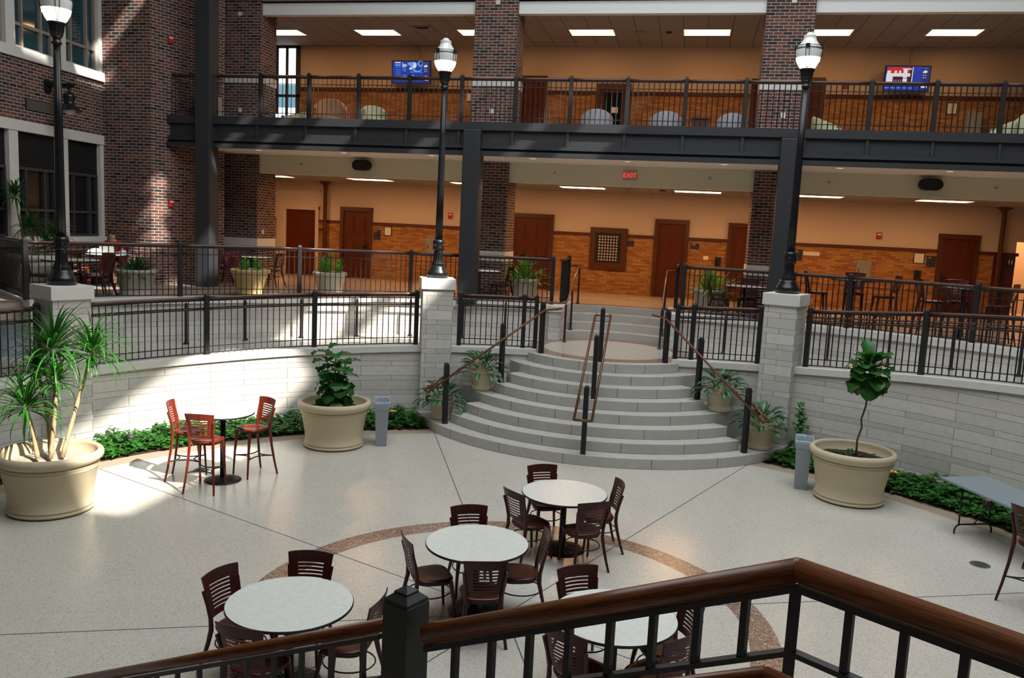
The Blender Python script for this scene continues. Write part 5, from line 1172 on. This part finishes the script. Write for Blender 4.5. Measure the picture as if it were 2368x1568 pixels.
def art2(rect, disk):
    rect(0, 1, 0, 1, 'scrblue', 0); rect(.02, .60, .03, .74, 'scrdark', 1); rect(.03, .54, .03, .32, 'scrred', 2); rect(.60, .62, .02, .74, 'scrwhite', 2)
    for u, w2 in ((.03, .08), (.20, .05), (.30, .045)): rect(u, u + w2, .17, .30, 'scrwhite', 3)
    rect(.02, .56, .28, .42, 'scrwhite', 3); rect(.40, .49, .08, .48, 'scrwhite', 4); rect(.38, .58, .08, .13, 'scrwhite', 4); rect(.02, .17, .40, .72, 'scrwhite', 3); rect(.40, .50, .50, .73, 'scrwhite', 3)
    for u in (.20, .25, .30, .35): rect(u, u + .008, .55, .73, 'scrwhite', 3)
    for k in range(9): rect(.02 + k * .07, .07 + k * .07, .885, .905, 'scrwhite', 3)
    weather(rect, disk, 5)
screen('blue wall screen left of the middle lamp globe', -9.2, -7.98, 8.13, 8.80, 24.72, art1); screen('wall screen showing a red and white picture at right', 4.70, 5.84, 8.10, 8.76, 24.72, art2)
def tub(label, x, y, rz, m, w_=.82, h=.74, wing=0.0, name='armchair', g='tub armchairs of the upper gallery'):
    t = thing(name, label, 'armchair', (x, y, ZU), rz, g); mb = MB(); n = 24; a = w_ / 2; vs = []
    for k in range(n + 1):
        an = PI * (-.12) + PI * 1.24 * k / n; f = max(0, S(an)); hh = h * (.78 + .22 * f) + wing * f
        for rr, zz in ((a, .08), (a * 1.02, hh * .6), (a, hh - .03), (a - .04, hh), (a - .10, hh - .02), (a - .13, .35)): vs.append((rr * Cs(an), -rr * S(an) * .95, zz))
    fs = [(6 * k + i, 6 * k + i + 1, 6 * k + 7 + i, 6 * k + 6 + i) for k in range(n) for i in range(5)] + [(0, 1, 2, 3, 4, 5), tuple(6 * n + i for i in (5, 4, 3, 2, 1, 0))]; mb.add(vs, fs, 0, True); obj('back_shell', mb, M[m], t)
    mb = MB(); mb.lathe([(a - .14, .10), (a - .10, .16), (a - .10, .38), (a - .14, .43), (0, .45)], 24, (0, .04, 0)); obj('seat_cushion', mb, M[m], t)
    for sx in (-1, 1):
        for sy in (-1, 1): mb = MB(); mb.tube([(sx * a * .6, sy * a * .55, 0), (sx * a * .58, sy * a * .5, .12)], .02, 6); obj('foot', mb, M['black'], t)
    return t
tub('cream armchair on the balcony beside the brick corner', -11.88, 19.32, R(-30), 'uphol', .58, .72)
tub('low cream armchair right of the left brick column upstairs', -10.95, 22.0, R(160), 'uphol', .92, .66)
tub('tall brown wing armchair on the upper gallery', -9.85, 21.75, R(-160), 'orangeup', .94, .86, .15)
tub('cream armchair right of the brown wing armchair', -8.52, 21.6, R(-150), 'uphol', .70, .80)
tub('grey armchair in front of the glass door upstairs', -2.58, 21.7, R(5), 'greyup', .80, .75)
tub('grey armchair in the middle of the upper gallery', -.86, 21.7, R(5), 'greyup', .80, .73)
tub('grey armchair left of the right brick column upstairs', .72, 21.7, R(5), 'greyup', .72, .72)
tub('cream armchair right of the right brick column upstairs', 2.98, 21.7, R(-120), 'uphol', .80, .73)
tub('small cream armchair at the right end of the balcony', 6.72, 21.5, R(100), 'uphol', .62, .68)
tub('tall cream armchair cut off by the right edge upstairs', 7.32, 21.7, R(20), 'uphol', .80, .84, .1)
tub('red armchair half hidden behind the left brick column upstairs', -12.95, 21.9, R(90), 'shirt', .62, .74)
t = thing('side_table', 'small dark red side table between two grey armchairs', 'table', (-.02, 21.75, ZU)); mb = MB(); mb.box(-.24, .24, -.22, .22, .58, .62); obj('tabletop', mb, M['trim'], t, .005); mb = MB(); mb.box(-.20, .20, -.18, .18, .02, .58); obj('cabinet_body', mb, M['trim'], t)
t = thing('drinking_fountain', 'grey drinking fountain cabinet on the upper gallery wall at right', 'fountain', (7.05, YB - .2, ZU)); mb = MB(); mb.box(-.19, .19, -.17, .17, .45, 1.32); obj('cabinet_body', mb, M['panelG'], t, .01); mb = MB(); mb.lathe([(.05, 1.32), (.13, 1.34), (.14, 1.36)], 20); obj('basin', mb, M['silver'], t); mb = MB(); mb.box(-.15, .15, -.1, .1, 0, .45); obj('pedestal', mb, M['panelG'], t)
t = thing('air_vent', 'dark air vent in the upper gallery ceiling near the middle lamp', 'vent', (-7.6, 22.75, 9.28)); mb = MB(); mb.box(-.3, .3, -.3, .3, -.02, 0); obj('vent_frame', mb, M['panelG'], t); mb = MB()
for k in range(5): mb.box(-.22 + .02 * k, .22 - .02 * k, -.22 + k * .045, -.20 + k * .045, -.03, -.02)
obj('louvre', mb, M['black'], t)
# pale outlets and blank plates on the brick columns
for x, z, lab in ((-11.95, 9.18, 'pale blank plate high on the left upper brick column'), (-5.05, 9.42, 'pale blank plate high on the middle upper brick column'), (1.87, 9.4, 'pale blank plate high on the right upper brick column')): plate('blank_plate', lab, 'wall plate', x - .055, x + .055, z - .045, z + .045, 'paper', .008, 'pale plates on the upper columns', 20.75, 0)
for x, z, lab in ((-11.94, 6.72, 'pale outlet low on the left upper brick column'), (-5.1, 6.83, 'pale outlet low on the middle upper brick column'), (1.84, 6.86, 'pale outlet low on the right upper brick column')): plate('wall_outlet', lab, 'outlet', x - .05, x + .05, z - .06, z + .06, 'paper', .012, 'outlets on the upper columns', 20.75, 0)
t = plate('wall_outlet', 'pale switch on the side of the left lower brick column', 'outlet', -.05, .05, 3.50, 3.62, 'paper', .015, None, 0, 0); t.location = (-11.42, 21.05, 3.56); t.rotation_euler = (0, 0, PI / 2)

# ================================================================ left window wall fittings
def wp(s_, z, d=0): p = P0 + DV * s_ + NV * d; return (p.x, p.y, z)
rw = math.atan2(DV.y, DV.x)
t = thing('wall_lamp', 'black barn style wall lamp on a bracket, left brick wall', 'wall lamp', wp(2.0, 6.55), rw)
mb = MB(); mb.box(-.10, .10, -.0, .05, -.12, .12); mb.box(-.05, .05, 0, .62, -.02, .07); obj('bracket', mb, M['lampblack'], t)
mb = MB(); mb.lathe([(.012, .12), (.02, .08), (.03, -.05), (.03, -.10), (.10, -.14), (.13, -.21), (.11, -.28), (.09, -.31), (.11, -.34), (.115, -.38)], 24, (0, .52, 0)); mb.lathe([(.115, -.37), (.26, -.50), (.265, -.515), (.25, -.51), (.10, -.40)], 28, (0, .52, 0), cap=False); obj('shade', mb, M['lampblack'], t)
mb = MB(); mb.lathe([(.11, -.46), (.12, -.53), (.07, -.58), (0, -.59)], 20, (0, .52, 0), cap=False); obj('lens', mb, M['globe'], t)
t = thing('wall_vent', 'dark brick vent grille under the wall lamp, left brick wall', 'vent', wp(2.24, 6.08), rw); mb = MB(); mb.box(-.46, .46, 0, .02, -.12, .12); obj('vent_frame', mb, M['black'], t); mb = MB()
for k in range(9): mb.box(-.44, .44, .02, .03, -.105 + .024 * k, -.095 + .024 * k)
obj('louvre', mb, M['panelG'], t)
